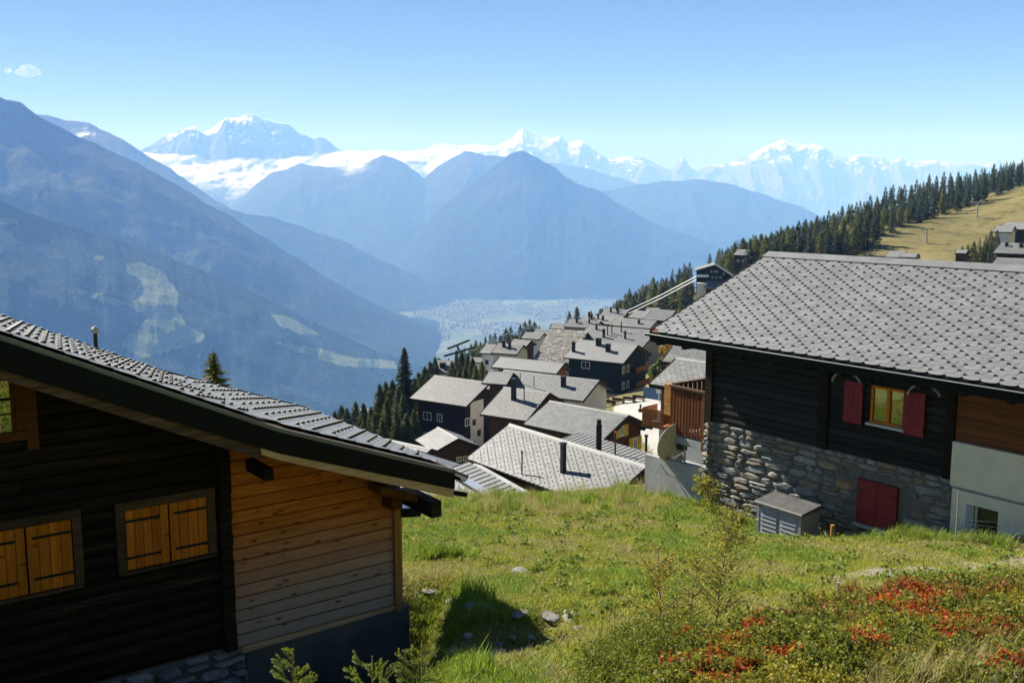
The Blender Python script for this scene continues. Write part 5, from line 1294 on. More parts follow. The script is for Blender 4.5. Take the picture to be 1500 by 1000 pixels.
# chair lift masts on the alp meadow
for k, (u, v0, v1, Y, lab) in enumerate(((1356, 336, 357, 430, 'lower chair lift mast leaning on the dry meadow'), (1429, 297, 320, 455, 'upper chair lift mast on the dry meadow near the forest'))):
    r_ = ray(u + 2, v1); Yq = np.linspace(300, 640, 1400); kq = int(np.argmax(r_[2] * Yq < ground(r_[0] * Yq, Yq))); Y = float(Yq[kq]) if kq else Y
    b = atY(u + 2, v1, Y); hM = (v1 - v0) * Y / F
    m_ = empty('lift_mast', tuple(b), label=lab, cat='lift mast', group='chair lift masts on the meadow')
    MB().tube([(0, 0, -4), (-.5 if k == 0 else 0, 0, hM)], [.42, .28], 8).build('shaft', M['galv'], m_)
    MB().box(-3.0, 2.4, -.25, .25, hM, hM + .45).build('cross_arm', M['galv'], m_)
    for xx in (-2.6, 2.0): MB().box(xx - .2, xx + .2, -1.6, 1.6, hM - .25, hM - .02).build('sheave_train', M['guard'], m_)

# plaza furniture
def onground(u, v, Y0=150):
    lo, hi_ = 60.0, 400.0
    r = ray(u, v); Ys = np.linspace(50, 380, 1400); zz = ground(r[0] * Ys, Ys); k = np.argmax(r[2] * Ys < zz)
    Y = Ys[k] if k else Y0
    return np.array([r[0] * Y, Y, zz[k] if k else r[2] * Y])
for k, (u, v, lab) in enumerate(((892, 595, 'bench on the plaza next to the pale gable'), (905, 592, 'bench in the middle of the plaza row'), (921, 590, 'bench on the plaza before the stone wall'), (935, 588, 'bench nearest to the blue wall of the plaza'))):
    p = onground(u, v); b = empty('bench', tuple(p), -.5, label=lab, cat='bench', group='benches on the plaza')
    MB().box(-1.1, 1.1, -.25, .25, .42, .5).build('seat', M['w_brown'], b); MB().box(-1.1, 1.1, .22, .3, .55, .95).build('backrest', M['w_brown'], b)
    for xx in (-.9, .8): MB().box(xx, xx + .1, -.22, .3, -.3, .419).build('leg', M['guard'], b)
p0 = onground(942, 583); p1 = onground(984, 589)
bw = empty('blue_wall', tuple(p0), math.atan2(p1[1] - p0[1], p1[0] - p0[0]), label='deep blue low wall panel closing the plaza', cat='wall')
Lb = float(np.hypot(*(p1 - p0)[:2])); 
for k in range(4): MB().box(Lb * k / 4 + .02, Lb * (k + 1) / 4 - .02, 0, .12, -1.5, 1.9).build('wall_panel', M['blue_plinth'], bw)
q0, q1 = onground(884, 589), onground(940, 583)
rl = empty('railing', tuple(q0), math.atan2(q1[1] - q0[1], q1[0] - q0[0]), label='grey wooden railing along the back of the plaza', cat='railing')
Lr = float(np.hypot(*(q1 - q0)[:2]))
for k in range(9): MB().box(Lr * k / 8 - .06, Lr * k / 8 + .06, -.06, .06, -1, 1.1).build('post', M['barge_old'], rl)
for z in (.45, 1.0): MB().box(0, Lr, -.04, .04, z, z + .13).build('rail', M['barge_new'], rl)
p = onground(965, 588); sg = empty('sign_post', tuple(p), -.4, label='white sign board on a pole in front of the blue wall', cat='sign')
MB().tube([(0, 0, -.5), (0, 0, 2.2)], .05, 6).build('pole', M['white_paint'], sg); MB().box(-.4, .4, -.06, -.01, 1.3, 2.2).build('board', M['white_paint'], sg)
for u, v, lab in ((938, 603, 'taller dark planter barrel at the plaza edge'), (948, 606, 'shorter dark planter barrel at the plaza edge')):
    p = onground(u, v); pb = empty('planter', tuple(p), label=lab, cat='planter', group='planters on the plaza edge')
    MB().tube([(0, 0, -.3), (0, 0, .45)], [.28, .36], 8).build('barrel', M['w_brown'], pb)
    mb = MB()
    for k in range(14):
        a = R.uniform(0, 6.28); r = R.uniform(0, .3); mb.beam((0, 0, .4), (math.cos(a) * r, math.sin(a) * r, R.uniform(.8, 1.25)), .12, .02)
    mb.build('shrub', M['iron'], pb)
# ------------------------------------------------------------------ trees
M['needle'] = m_leaf('spruce_needles', (0.014, 0.032, 0.015), (0.032, 0.060, 0.020), (0.065, 0.09, 0.024), 0.25)
M['needle_dark'] = m_leaf('dark_needles', (0.010, 0.024, 0.016), (0.018, 0.040, 0.020), (0.03, 0.055, 0.022), 0.2)
M['larch'] = m_leaf('larch_needles', (0.045, 0.065, 0.014), (0.085, 0.10, 0.018), (0.14, 0.13, 0.02), 0.35)
M['larch_gold'] = m_leaf('golden_larch', (0.12, 0.11, 0.015), (0.20, 0.15, 0.02), (0.26, 0.17, 0.02), 0.4)
M['autumn'] = m_leaf('autumn_leaves', (0.16, 0.11, 0.01), (0.32, 0.15, 0.012), (0.36, 0.09, 0.01), 0.4)
M['bush_green'] = m_leaf('bush_leaves', (0.022, 0.045, 0.012), (0.05, 0.085, 0.018), (0.09, 0.12, 0.02), 0.3)

def crown_mesh(name, H, Rm, nb, ns, seed, mat, base=0.06, droop=0.35, power=0.85, width=0.5, up=0.0):
    """conifer crown: drooping branches, each a row of small tilted sprays"""
    rg = np.random.default_rng(seed); V = []; Q = []
    for b in range(nb):
        t = base + (1 - base) * ((b + rg.random()) / nb) ** 0.92
        h = H * t; L = Rm * (1 - t) ** power * rg.uniform(.62, 1.12) + 0.02 * Rm
        a = b * 2.39996 + rg.uniform(-.5, .5); dirv = np.array([math.cos(a), math.sin(a), 0]); side = np.array([-dirv[1], dirv[0], 0])
        dr = droop * rg.uniform(.6, 1.3) * (1 - t * .9) - up * t
        n = max(2, int(round(ns * (0.45 + .55 * (1 - t)))))
        for k in range(n):
            s = (k + .6 * rg.random()) / n
            p = dirv * L * s + np.array([0, 0, h - L * dr * s * (1 + .4 * s)])
            w = width * L / n * rg.uniform(.8, 1.5) * (1.25 - .5 * s) + .04 * Rm; l = L / n * rg.uniform(1.2, 1.9) + .05 * Rm
            for sg in (-1, 1):
                o = dirv * l * .75 + side * sg * w * rg.uniform(.7, 1.2) + np.array([0, 0, -w * rg.uniform(.25, .8)])
                i = len(V)
                V += [p, p + o * .55 + dirv * l * .25, p + o, p + o * .45 - dirv * l * .25 + np.array([0, 0, -.25 * w])]
                Q.append((i, i + 1, i + 2, i + 3))
    for k in range(5):
        a = k * 1.26; i = len(V); e = np.array([math.cos(a), math.sin(a), 0]) * Rm * .10
        V += [np.array([0, 0, H * .86]), np.array([0, 0, H * .9]) + e, np.array([0, 0, H * 1.02]), np.array([0, 0, H * .9]) - e * .3]; Q.append((i, i + 1, i + 2, i + 3))
    return np_mesh(name, np.array(V), quads=np.array(Q), mat=mat)
def trunk_mesh(H, r):
    return MB().tube([(0, 0, -2.5), (0, 0, 0), (0.02 * H * .2, 0, H * .5), (0, 0, H * .97)], [r * 1.2, r, r * .55, r * .1], 7).mesh('trunk', M['bark'])
UNIT = 10.0
KINDS = {}
def addkind(k, H, R_, nb, ns, mat, n=3, **kw):
    KINDS[k] = [(crown_mesh('crown', UNIT, UNIT * R_ * (0.9 + .1 * i), nb, ns, 30 * i + sum(map(ord, k)), mat, **kw), trunk_mesh(UNIT, .17)) for i in range(n)]
addkind('spruce', 10, .21, 130, 4, M['needle'], 4, width=.85, power=.75)
addkind('dark_spruce', 10, .185, 130, 4, M['needle_dark'], 4, width=.85, power=.75)
addkind('larch', 10, .22, 120, 4, M['larch'], 3, droop=.18, width=.7, power=.7)
addkind('gold_larch', 10, .2, 110, 4, M['larch_gold'], 2, droop=.15, width=.7, power=.7)
addkind('big_spruce', 10, .175, 420, 7, M['needle_dark'], 2, droop=.42, width=.8, power=.7)
addkind('mid_spruce', 10, .23, 300, 6, M['needle'], 3, droop=.4, width=.8, power=.72)
addkind('mid_larch', 10, .23, 300, 6, M['larch'], 2, droop=.12, width=.6, power=.72)
def tree(kind, x, y, H, label, group, name=None, zb=None):
    i = R.randrange(len(KINDS[kind])); cm, tm = KINDS[kind][i]
    nm = name or ('larch_tree' if 'larch' in kind else 'spruce_tree')
    z = gz(x, y) if zb is None else zb
    e_ = empty(nm, (x, y, z), R.uniform(0, 6.28), label=label, cat='larch' if 'larch' in nm else 'spruce', group=group)
    s = H / UNIT; w_ = 1.22 if 'forest' in label else 1.0; e_.scale = (s * w_ * R.uniform(.88, 1.2), s * w_ * R.uniform(.88, 1.2), s)
    mesh_obj('trunk', tm, e_); mesh_obj('crown', cm, e_)
    return e_
def treepx(kind, u, v, Y, label, group, name=None, hmin=4.0, hmax=40):
    p = atY(u, v, Y); z = gz(p[0], p[1]); H = min(max(p[2] - z, hmin), hmax)
    return tree(kind, p[0], p[1], H, label, group, name, zb=p[2] - H)

# forest band on the ridge: first those that carry the skyline, then the rows down to the meadow
TOPU = [860, 885, 910, 935, 960, 985, 1010, 1035, 1050, 1062, 1080, 1100, 1130, 1160, 1200, 1230, 1260, 1300, 1340, 1380, 1420, 1460, 1500, 1560]
TOPV = [464, 452, 440, 422, 411, 397, 384, 376, 364, 362, 352, 348, 342, 331, 315, 304, 292, 277, 265, 258, 252, 244, 234, 222]
BASU = [880, 930, 1000, 1045, 1090, 1130, 1250, 1290, 1340, 1380, 1420, 1460, 1500, 1560]
BASV = [482, 474, 464, 446, 404, 388, 378, 358, 341, 320, 305, 292, 274, 256]
YFU = [860, 1000, 1060, 1130, 1250, 1340, 1420, 1500, 1560]; YFV = [395, 385, 375, 375, 385, 450, 482, 503, 520]
forest = []
u = 862.0
while u < 1560:
    forest.append((u, np.interp(u, TOPU, TOPV) + R.gauss(0, 4.0), np.interp(u, YFU, YFV) + 115 + R.uniform(-15, 25), R.uniform(10, 18))); u += R.uniform(7, 12)
for row in range(7):
    f = (row + .7) / 8
    u = 866.0 + R.uniform(0, 6)
    while u < 1550:
        tv = np.interp(u, TOPU, TOPV); bv = np.interp(u, BASU, BASV); Hpx = 13.5 * F / (np.interp(u, YFU, YFV) + 60)
        top = tv + (max(bv - Hpx, tv + 2) - tv) * f + R.gauss(0, 4)
        Y = np.interp(u, YFU, YFV) + 115 * (1 - f) + R.uniform(-8, 8)
        hidden = 1090 < u < 1250 and top > 372 + (u - 1127) * .054 + 6
        if top < bv - 14 and not hidden: forest.append((u, top, Y, R.uniform(9, 17)))
        u += R.uniform(9, 16)
R.shuffle(forest); forest.sort(key=lambda t: t[2])
FOREST_LABELS = {'spruce': 'green spruce in the dense forest band above the alp meadow', 'dark_spruce': 'blackish slender spruce in the dense forest band above the alp meadow', 'larch': 'yellow-green larch among the dark spruces of the forest band', 'gold_larch': 'golden larch standing out in the dark forest band'}
nind = 0; FV, FQ = [], []
for (u, v, Y, H) in forest:
    r = R.random(); k = 'dark_spruce' if r < .40 else 'spruce' if r < .72 else 'larch' if r < .96 else 'gold_larch'
    if 1055 < u < 1125 and R.random() < .4: k = 'larch'
    p = atY(u, v, Y); zg = gz(p[0], p[1]); zb = min(p[2] - H, zg)
    if 1014 < u < 1076 and v > 372: continue
    if 1066 < u < 1094 and v > 352 and Y < 405: continue
    if nind < 215:
        tree(k, p[0], p[1], p[2] - zb if p[2] - zb < 20 else H, FOREST_LABELS[k], {'larch': 'larches of the forest band', 'gold_larch': 'golden larches of the forest band'}.get(k, k.replace('_', ' ') + 's of the forest band'), zb=p[2] - (p[2] - zb if p[2] - zb < 20 else H)); nind += 1
    else:
        me = KINDS['dark_spruce'][R.randrange(4)][0]
        co = np.zeros(len(me.vertices) * 3, np.float32); me.vertices.foreach_get('co', co); co = co.reshape(-1, 3) * (H / UNIT)
        n0 = sum(len(a) for a in FV); FV.append(co + np.array([p[0], p[1], p[2] - H])); FQ.append(np.arange(len(co)).reshape(-1, 4) + n0)
if FV: mesh_obj('forest', np_mesh('forest', np.concatenate(FV), quads=np.concatenate(FQ), mat=M['needle_dark']), kind='stuff', label='farther rows of the forest band on the ridge')

GE = 'spruces on the wooded edge by the village'
LE = 'spruce on the steep wooded edge beside the village roofs'
treepx('big_spruce', 592, 509, 172, 'tallest dark spruce standing left of the three storey dark chalet', None)
for (u, v, Y) in ((490, 602, 175), (500, 593, 178), (508, 597, 165), (521, 588, 182), (532, 590, 172), (543, 595, 160), (556, 562, 168), (565, 559, 176), (575, 556, 164), (583, 566, 158), (566, 585, 150), (548, 604, 148), (533, 612, 146), (590, 575, 156), (600, 560, 190), (607, 553, 200), (615, 552, 205), (580, 600, 146), (595, 605, 147), (606, 600, 150), (560, 612, 140), (612, 620, 150),
                  (622, 536, 225), (630, 529, 232), (637, 523, 238), (643, 524, 242), (650, 529, 245), (657, 525, 250), (613, 545, 215), (626, 548, 214), (634, 545, 220)):
    treepx('mid_spruce', u, v, Y, LE, GE, hmin=7)
for (u, v, Y) in ((662, 528, 200), (669, 519, 205), (676, 512, 212), (685, 517, 210), (692, 523, 206), (681, 536, 190), (672, 541, 188), (664, 545, 186)):
    treepx('mid_spruce', u, v, Y, 'spruce standing in front of the pale hipped roof', 'spruces before the pale hipped roof', hmin=8)
for (u, v, Y) in ((697, 534, 192), (706, 529, 196), (713, 541, 185)):
    treepx('mid_larch', u, v, Y, 'yellowish larch between the hipped roof and the tall white chalet', 'larches before the white chalet', hmin=8)
for (u, v, Y) in ((690, 503, 270), (697, 498, 275), (704, 500, 268), (711, 492, 280), (718, 488, 285), (725, 486, 285), (733, 490, 280), (741, 480, 290), (748, 477, 292), (755, 487, 285), (762, 474, 300), (769, 470, 305), (776, 467, 308), (783, 470, 310), (790, 477, 312), (796, 483, 300), (680, 508, 262), (744, 495, 268), (752, 492, 270)):
    treepx(R.choice(['spruce', 'dark_spruce']), u, v, Y, 'spruce on the upper rim above the roofs', 'spruces of the upper village rim', hmin=8)
treepx('mid_larch', 834, 456, 335, 'left one of two bushy larches at the far village end', None, hmin=9)
treepx('mid_larch', 845, 449, 340, 'right and taller of two bushy larches at the far village end', None, hmin=10)
treepx('dark_spruce', 807, 473, 330, 'lone dark spruce between the rim trees and the larch pair', None, hmin=6)
treepx('spruce', 866, 454, 350, 'dark spruce just right of the larch pair', None, hmin=8)
tr = treepx('mid_larch', 312, 516, 36, 'bright young larch rising behind the near slate roof', None, hmin=5, hmax=8)
for (u, v, Y, k) in ((1410, 361, 262, 'spruce'), (1418, 357, 266, 'dark_spruce'), (1427, 353, 270, 'spruce'), (1436, 349, 272, 'dark_spruce'), (1445, 344, 276, 'dark_spruce'), (1452, 337, 280, 'dark_spruce'), (1461, 336, 282, 'spruce'), (1440, 360, 255, 'spruce'), (1452, 356, 256, 'dark_spruce'), (1464, 350, 258, 'spruce'), (1430, 366, 250, 'spruce')):
    treepx(k, u, v, Y, 'low dark spruce of the clump at the lower meadow edge', 'spruces of the meadow edge clump', hmin=5, hmax=9)

def leafy(name, label, cat, loc, rx, rz, n, size, mat, seed, trunk_h=1.0, group=None):
    rg = np.random.default_rng(seed); V = []; Q = []
    lobes = [(rg.normal(0, .45, 3), rg.uniform(.35, .6)) for _ in range(9)]
    for i in range(n):
        c, r = lobes[rg.integers(len(lobes))]
        d = rg.normal(0, 1, 3); d /= np.linalg.norm(d); p = (c + d * r * rg.uniform(.7, 1.05)) * np.array([rx, rx, rz]) + np.array([0, 0, trunk_h + rz])
        a = rg.normal(0, 1, 3); a /= np.linalg.norm(a); b_ = np.cross(a, d); b_ /= np.linalg.norm(b_) + 1e-6
        k = len(V); s = size * rg.uniform(.6, 1.4)
        V += [p - a * s, p + b_ * s * .6, p + a * s, p - b_ * s * .6]; Q.append((k, k + 1, k + 2, k + 3))
    e_ = empty(name, loc, label=label, cat=cat, group=group)
    tb = MB().tube([(0, 0, -1), (0, 0, trunk_h), (.1 * rx, 0, trunk_h + rz)], [.09 * rx, .07 * rx, .03 * rx], 6)
    for k in range(6):
        a = k * 1.05; tb.tube([(0, 0, trunk_h * .9), (math.cos(a) * rx * .5, math.sin(a) * rx * .5, trunk_h + rz * R.uniform(.7, 1.4))], [.04 * rx, .012 * rx], 5)
    tb.build('trunk', M['bark'], e_)
    mesh_obj('crown', np_mesh('crown', np.array(V), quads=np.array(Q), mat=mat), e_)
    return e_
p = atY(996, 519, 118); leafy('autumn_tree', 'orange and yellow autumn tree behind the balcony chalet', 'tree', (p[0], p[1], p[2] - 3.4), 2.3, 2.0, 2600, .2, M['autumn'], 3, 1.2)
p = atY(972, 538, 122); leafy('green_tree', 'dark green bushy tree left of the orange autumn tree', 'tree', (p[0], p[1], p[2] - 3), 1.4, 1.5, 1400, .2, M['bush_green'], 4, 1.0)

# ------------------------------------------------------------------ grass, herbs and dwarf shrubs of the slope
M['grass'] = m_leaf('grass_blade', (0.18, 0.235, 0.016), (0.30, 0.33, 0.024), (0.44, 0.38, 0.07), 0.4)
M['grass_lush'] = m_leaf('lush_grass', (0.09, 0.19, 0.014), (0.16, 0.27, 0.022), (0.25, 0.31, 0.035), 0.4)
M['grass_dry'] = m_leaf('dry_grass', (0.26, 0.22, 0.075), (0.38, 0.32, 0.14), (0.46, 0.40, 0.22), 0.35)
M['herb'] = m_leaf('herb_leaf', (0.09, 0.16, 0.025), (0.16, 0.21, 0.035), None, 0.35)
M['sh_green'] = m_leaf('shrub_green', (0.08, 0.11, 0.018), (0.14, 0.17, 0.026), (0.24, 0.22, 0.035), 0.35)
M['sh_olive'] = m_leaf('shrub_olive', (0.16, 0.16, 0.025), (0.27, 0.24, 0.035), (0.36, 0.26, 0.04), 0.35)
M['sh_rust'] = m_leaf('shrub_rust', (0.12, 0.055, 0.02), (0.22, 0.075, 0.022), (0.30, 0.14, 0.03), 0.35)
M['sh_red'] = m_leaf('shrub_red', (0.20, 0.018, 0.010), (0.38, 0.03, 0.016), (0.44, 0.075, 0.018), 0.4)
M['sh_juniper'] = m_leaf('juniper', (0.075, 0.11, 0.014), (0.145, 0.18, 0.02), (0.23, 0.24, 0.03), 0.25)
SRC = bpy.data.collections.new('scatter_sources')
def src(name, me):
    o = bpy.data.objects.new(name, me); SRC.objects.link(o)
def grass_clump(n, h, r, w, seed, mat, lean=.5):
    rg = np.random.default_rng(seed); V = []; Q = []; T = []
    for i in range(n):
        a = rg.uniform(0, 6.28); d = r * math.sqrt(rg.random()); b = np.array([math.cos(a) * d, math.sin(a) * d, -.01]); hh = h * rg.uniform(.5, 1.25)
        y = rg.uniform(0, 6.28); s = np.array([math.cos(y), math.sin(y), 0]) * w * .5; f = np.array([-math.sin(y), math.cos(y), 0]) * hh * lean * rg.uniform(.2, 1.2)
        k = len(V); V += [b - s, b + s, b + f * .35 + s * .8 + [0, 0, hh * .6], b + f * .35 - s * .8 + [0, 0, hh * .6], b + f + [0, 0, hh]]
        Q.append((k, k + 1, k + 2, k + 3)); T.append((k + 3, k + 2, k + 4))
    return np_mesh('grass_clump', np.array(V), quads=Q, tris=T, mat=mat)
def shrub_clump(n, R_, H, leaf, seed, mat, needle=False):
    rg = np.random.default_rng(seed); V = []; Q = []
    tw = [(rg.uniform(0, 6.28), rg.uniform(.1, 1.0)) for _ in range(16)]
    for i in range(n):
        a, el = tw[rg.integers(16)]; t = rg.uniform(.35, 1.0)
        end = np.array([math.cos(a) * R_ * (1 - el * .75), math.sin(a) * R_ * (1 - el * .75), H * (.35 + .65 * el)])
        p = end * t + rg.normal(0, leaf * .8, 3)
        d = rg.normal(0, 1, 3) + np.array([0, 0, .8]); d /= np.linalg.norm(d); e = np.cross(d, rg.normal(0, 1, 3)); e /= np.linalg.norm(e)
        l = leaf * rg.uniform(.6, 1.3); w = l * (.16 if needle else .55); k = len(V)
        V += [p, p + d * l * .5 + e * w, p + d * l, p + d * l * .5 - e * w]; Q.append((k, k + 1, k + 2, k + 3))
    for a, el in tw:                                              # twigs
        end = np.array([math.cos(a) * R_ * (1 - el * .75), math.sin(a) * R_ * (1 - el * .75), H * (.35 + .65 * el)]); k = len(V); s = np.array([-math.sin(a), math.cos(a), 0]) * .004
        V += [-s, s, end + s * .5, end - s * .5]; Q.append((k, k + 1, k + 2, k + 3))
    return np_mesh('shrub_clump', np.array(V), quads=Q, mat=mat)
SI = {}
def reg(key, me): SI.setdefault(key, []).append(len(SRC.objects)); src('s%03d' % len(SRC.objects), me)
for i in range(4): reg('lawn', grass_clump(42, .05, .14, .0075, i, M['grass'], 1.0))
for i in range(2): reg('lush', grass_clump(44, .085, .14, .0085, 20 + i, M['grass_lush'], .9))
for i in range(2): reg('dry', grass_clump(30, .06, .13, .006, 30 + i, M['grass_dry'], 1.1))
for i in range(2): reg('tall', grass_clump(60, .26, .14, .011, 40 + i, M['grass_lush'], .8))
for i in range(1): reg('talldry', grass_clump(26, .30, .12, .006, 44 + i, M['grass_dry'], .6))
for i in range(2): reg('herb', shrub_clump(26, .10, .07, .05, 50 + i, M['herb']))
for i in range(2): reg('sh_green', shrub_clump(260, .24, .22, .030, 60 + i, M['sh_green']))
for i in range(2): reg('sh_olive', shrub_clump(260, .24, .20, .028, 70 + i, M['sh_olive']))
for i in range(2): reg('sh_rust', shrub_clump(240, .22, .20, .028, 80 + i, M['sh_rust']))
for i in range(2): reg('sh_red', shrub_clump(230, .20, .19, .034, 90 + i, M['sh_red']))
for i in range(2): reg('juniper', shrub_clump(420, .28, .28, .034, 95 + i, M['sh_juniper'], True))
def scatter(name, pts, label):
    """pts: rows of x, y, z, scale, yaw, source index"""
    pts = np.array(pts, float)
    me = bpy.data.meshes.new(name); me.vertices.add(len(pts)); me.vertices.foreach_set('co', pts[:, :3].astype(np.float32).ravel())
    for nm, tp, val in (('psc', 'FLOAT', pts[:, 3]), ('pyaw', 'FLOAT', pts[:, 4])):
        a = me.attributes.new(nm, tp, 'POINT'); a.data.foreach_set('value', val.astype(np.float32))
    a = me.attributes.new('pidx', 'INT', 'POINT'); a.data.foreach_set('value', pts[:, 5].astype(np.int32))
    o = mesh_obj(name, me, kind='stuff', label=label)
    ng = bpy.data.node_groups.new(name + '_scatter', 'GeometryNodeTree')
    ng.interface.new_socket('Geometry', in_out='INPUT', socket_type='NodeSocketGeometry'); ng.interface.new_socket('Geometry', in_out='OUTPUT', socket_type='NodeSocketGeometry')
    gi, go = ng.nodes.new('NodeGroupInput'), ng.nodes.new('NodeGroupOutput')
    ip = ng.nodes.new('GeometryNodeInstanceOnPoints'); ci = ng.nodes.new('GeometryNodeCollectionInfo')
    ci.inputs['Collection'].default_value = SRC; ci.inputs['Separate Children'].default_value = True; ci.inputs['Reset Children'].default_value = True
    def at(nm, dt):
        n = ng.nodes.new('GeometryNodeInputNamedAttribute'); n.data_type = dt; n.inputs[0].default_value = nm; return n.outputs[0]
    cx = ng.nodes.new('ShaderNodeCombineXYZ'); ng.links.new(at('pyaw', 'FLOAT'), cx.inputs[2])
    ng.links.new(gi.outputs[0], ip.inputs['Points']); ng.links.new(ci.outputs[0], ip.inputs['Instance']); ip.inputs['Pick Instance'].default_value = True
    ng.links.new(at('pidx', 'INT'), ip.inputs['Instance Index']); ng.links.new(cx.outputs[0], ip.inputs['Rotation']); ng.links.new(at('psc', 'FLOAT'), ip.inputs['Scale'])
    ng.links.new(ip.outputs[0], go.inputs[0])
    md = o.modifiers.new('scatter', 'NODES'); md.node_group = ng
    return o
SHRUB = [(880, 1010), (930, 985), (985, 960), (1040, 940), (1110, 922), (1170, 898), (1235, 880), (1330, 864), (1420, 860), (1510, 850), (1650, 856), (2300, 900), (2300, 2600), (880, 2600)]
JUNI = [(840, 1005), (880, 960), (930, 930), (1010, 935), (1040, 945), (985, 972), (930, 1000), (880, 1080)]
REDS = [(1045, 990, 34), (1015, 985, 22), (1090, 985, 20), (1110, 930, 14), (1125, 970, 16), (1160, 960, 16), (1345, 882, 12), (1330, 908, 16), (1300, 905, 10), (1385, 925, 16), (1375, 915, 12), (1435, 920, 9), (1465, 930, 8), (1385, 945, 10), (1232, 965, 12), (1255, 965, 9), (1310, 970, 10), (1470, 990, 18), (1300, 970, 8), (1410, 925, 9), (1290, 890, 10), (1080, 950, 12), (1295, 940, 10)]
N0 = 84000
yy = 4.2 + 27.8 * RNG.random(N0) ** 0.66; xx = (RNG.random(N0) ** 1.15 * 1.22 - .26) * yy
zz = ground(xx, yy); uu, vv = pixa(np.stack([xx, yy, zz], -1))
bl = np.array([[C0[0], C0[1]]]); relx = (xx - C0[0]) * E[0] + (yy - C0[1]) * E[1]; rely = -((xx - C0[0]) * Br[0] + (yy - C0[1]) * Br[1])
inRH = (rely < .12) & (relx > -2.6); inBox = (rely > .55) & (rely < 1.4) & (relx > 3.0) & (relx < 4.6)
lx = (xx - W0[0]) * Br[0] + (yy - W0[1]) * Br[1]; ly = (xx - W0[0]) * Ar[0] + (yy - W0[1]) * Ar[1]
inLH = (ly > -.1) & (lx < 2.55) & (ly < 4)
pathm = path_mask(xx, yy); bare = np.maximum.reduce([gau(xx, yy, 3.3, 27.5, 0.9, 0.6), gau(xx, yy, 5.6, 26.6, 1.3, 0.5), 1.2 * gau(xx, yy, -.2, 11.7, .7, .75), 1.2 * gau(xx, yy, .35, 12.2, .45, .5)])
n1 = fbm(xx * .55, yy * .55, 61, 4); n2 = fbm(xx * 1.7, yy * 1.7, 71, 3)
insh = inpoly(uu, vv, SHRUB); inju = inpoly(uu, vv, JUNI)
grass, shrubs = [], []
for i in range(N0):
    if inRH[i] or inBox[i] or inLH[i] or uu[i] < 400 or uu[i] > 2250: continue
    if xx[i] < -1.0 and ly[i] < 0: continue
    x, y, z = xx[i], yy[i], zz[i]; r = RNG.random(); yaw = RNG.random() * 6.283
    if insh[i] or (inju[i] and n2[i] > .42):
        if r < .30:
            hot = max((1 - math.hypot((uu[i] - a) / c, (vv[i] - b) / (c * .7)) / 1.15 for a, b, c in REDS))
            q = RNG.random()
            if (hot > 0 and q < .55) or (hot > -1.2 and q < .07): k = 'sh_red'
            elif inju[i] and q < .8: k = 'juniper'
            elif n1[i] > .56 and q < .6: k = 'sh_rust'
            elif n2[i] > .55: k = 'sh_green'
            else: k = 'sh_olive' if q < .78 else 'sh_green'
            if uu[i] > 1250 and vv[i] > 955 + (1500 - uu[i]) * .1 and q < .6 and hot <= 0: k = 'talldry'
            shrubs.append((x, y, z - .02, RNG.uniform(.55, 1.25), yaw, R.choice(SI[k])))
        elif r < .62: grass.append((x, y, z, RNG.uniform(.9, 2.0), yaw, R.choice(SI['dry'] if RNG.random() < .6 else SI['lawn'])))
        continue
    if RNG.random() < pathm[i] * .8 or RNG.random() < bare[i] * .9: continue
    q = RNG.random()
    crest = y > 25.5 and x < 4.6
    if crest and q < .025 and n2[i] > .5: k = 'tall'
    elif crest and q < .05: k = 'talldry'
    elif x < .3 and y < 15.5 and n2[i] > .5 and q < .5: k = 'lush'
    elif x < -.3 and y < 14.8 and q < .05: k = 'tall'
    elif n1[i] > .60: k = 'dry' if q < .62 else 'lawn'
    elif n1[i] < .42: k = 'lush' if q < .45 else 'lawn'
    elif q < .05: k = 'herb'
    elif q < .17: k = 'dry'
    else: k = 'lawn'
    grass.append((x, y, z, RNG.uniform(.65, 1.3) * (1 + max(0, y - 18) * .02), yaw, R.choice(SI[k])))
# rank grass against the walls, round the fence and at one dark tuft in the lawn
for s_ in np.linspace(-2.6, 9.6, 150):
    p = RHpos(s_, (1.5 if 5.2 < s_ < 7 else .5) + R.uniform(-.35, .45)); 
    if 2.9 < s_ < 4.7: continue
    grass.append((p[0], p[1], gz(p[0], p[1]), R.uniform(.5, 1.0), R.uniform(0, 6.28), R.choice(SI['tall'] if R.random() < .5 else SI['lush'])))
for s_ in np.linspace(7.0, 9.8, 60):
    p = RHpos(s_, 1.5 + R.uniform(-.4, .3)); grass.append((p[0], p[1], gz(p[0], p[1]), R.uniform(.6, 1.2), R.uniform(0, 6.28), R.choice(SI['tall'] + SI['talldry'])))
tx, ty, _ = atY(652, 835, 18.0)
for k in range(26):
    x, y = tx + R.gauss(0, .2), ty + R.gauss(0, .16); grass.append((x, y, gz(x, y), R.uniform(.8, 1.2), R.uniform(0, 6.28), R.choice(SI['tall'])))
for k in range(40):
    x, y = -.75 + R.gauss(0, .3), 13.5 + R.gauss(0, .4); grass.append((x, y, gz(x, y), R.uniform(.5, .9), R.uniform(0, 6.28), R.choice(SI['tall'] + SI['lush'] + SI['lush'])))
scatter('grass', grass, 'sunlit mown grass with dry patches on the slope')
scatter('dwarf_shrubs', shrubs, 'low alpine shrubs turning red and orange at the lower right')

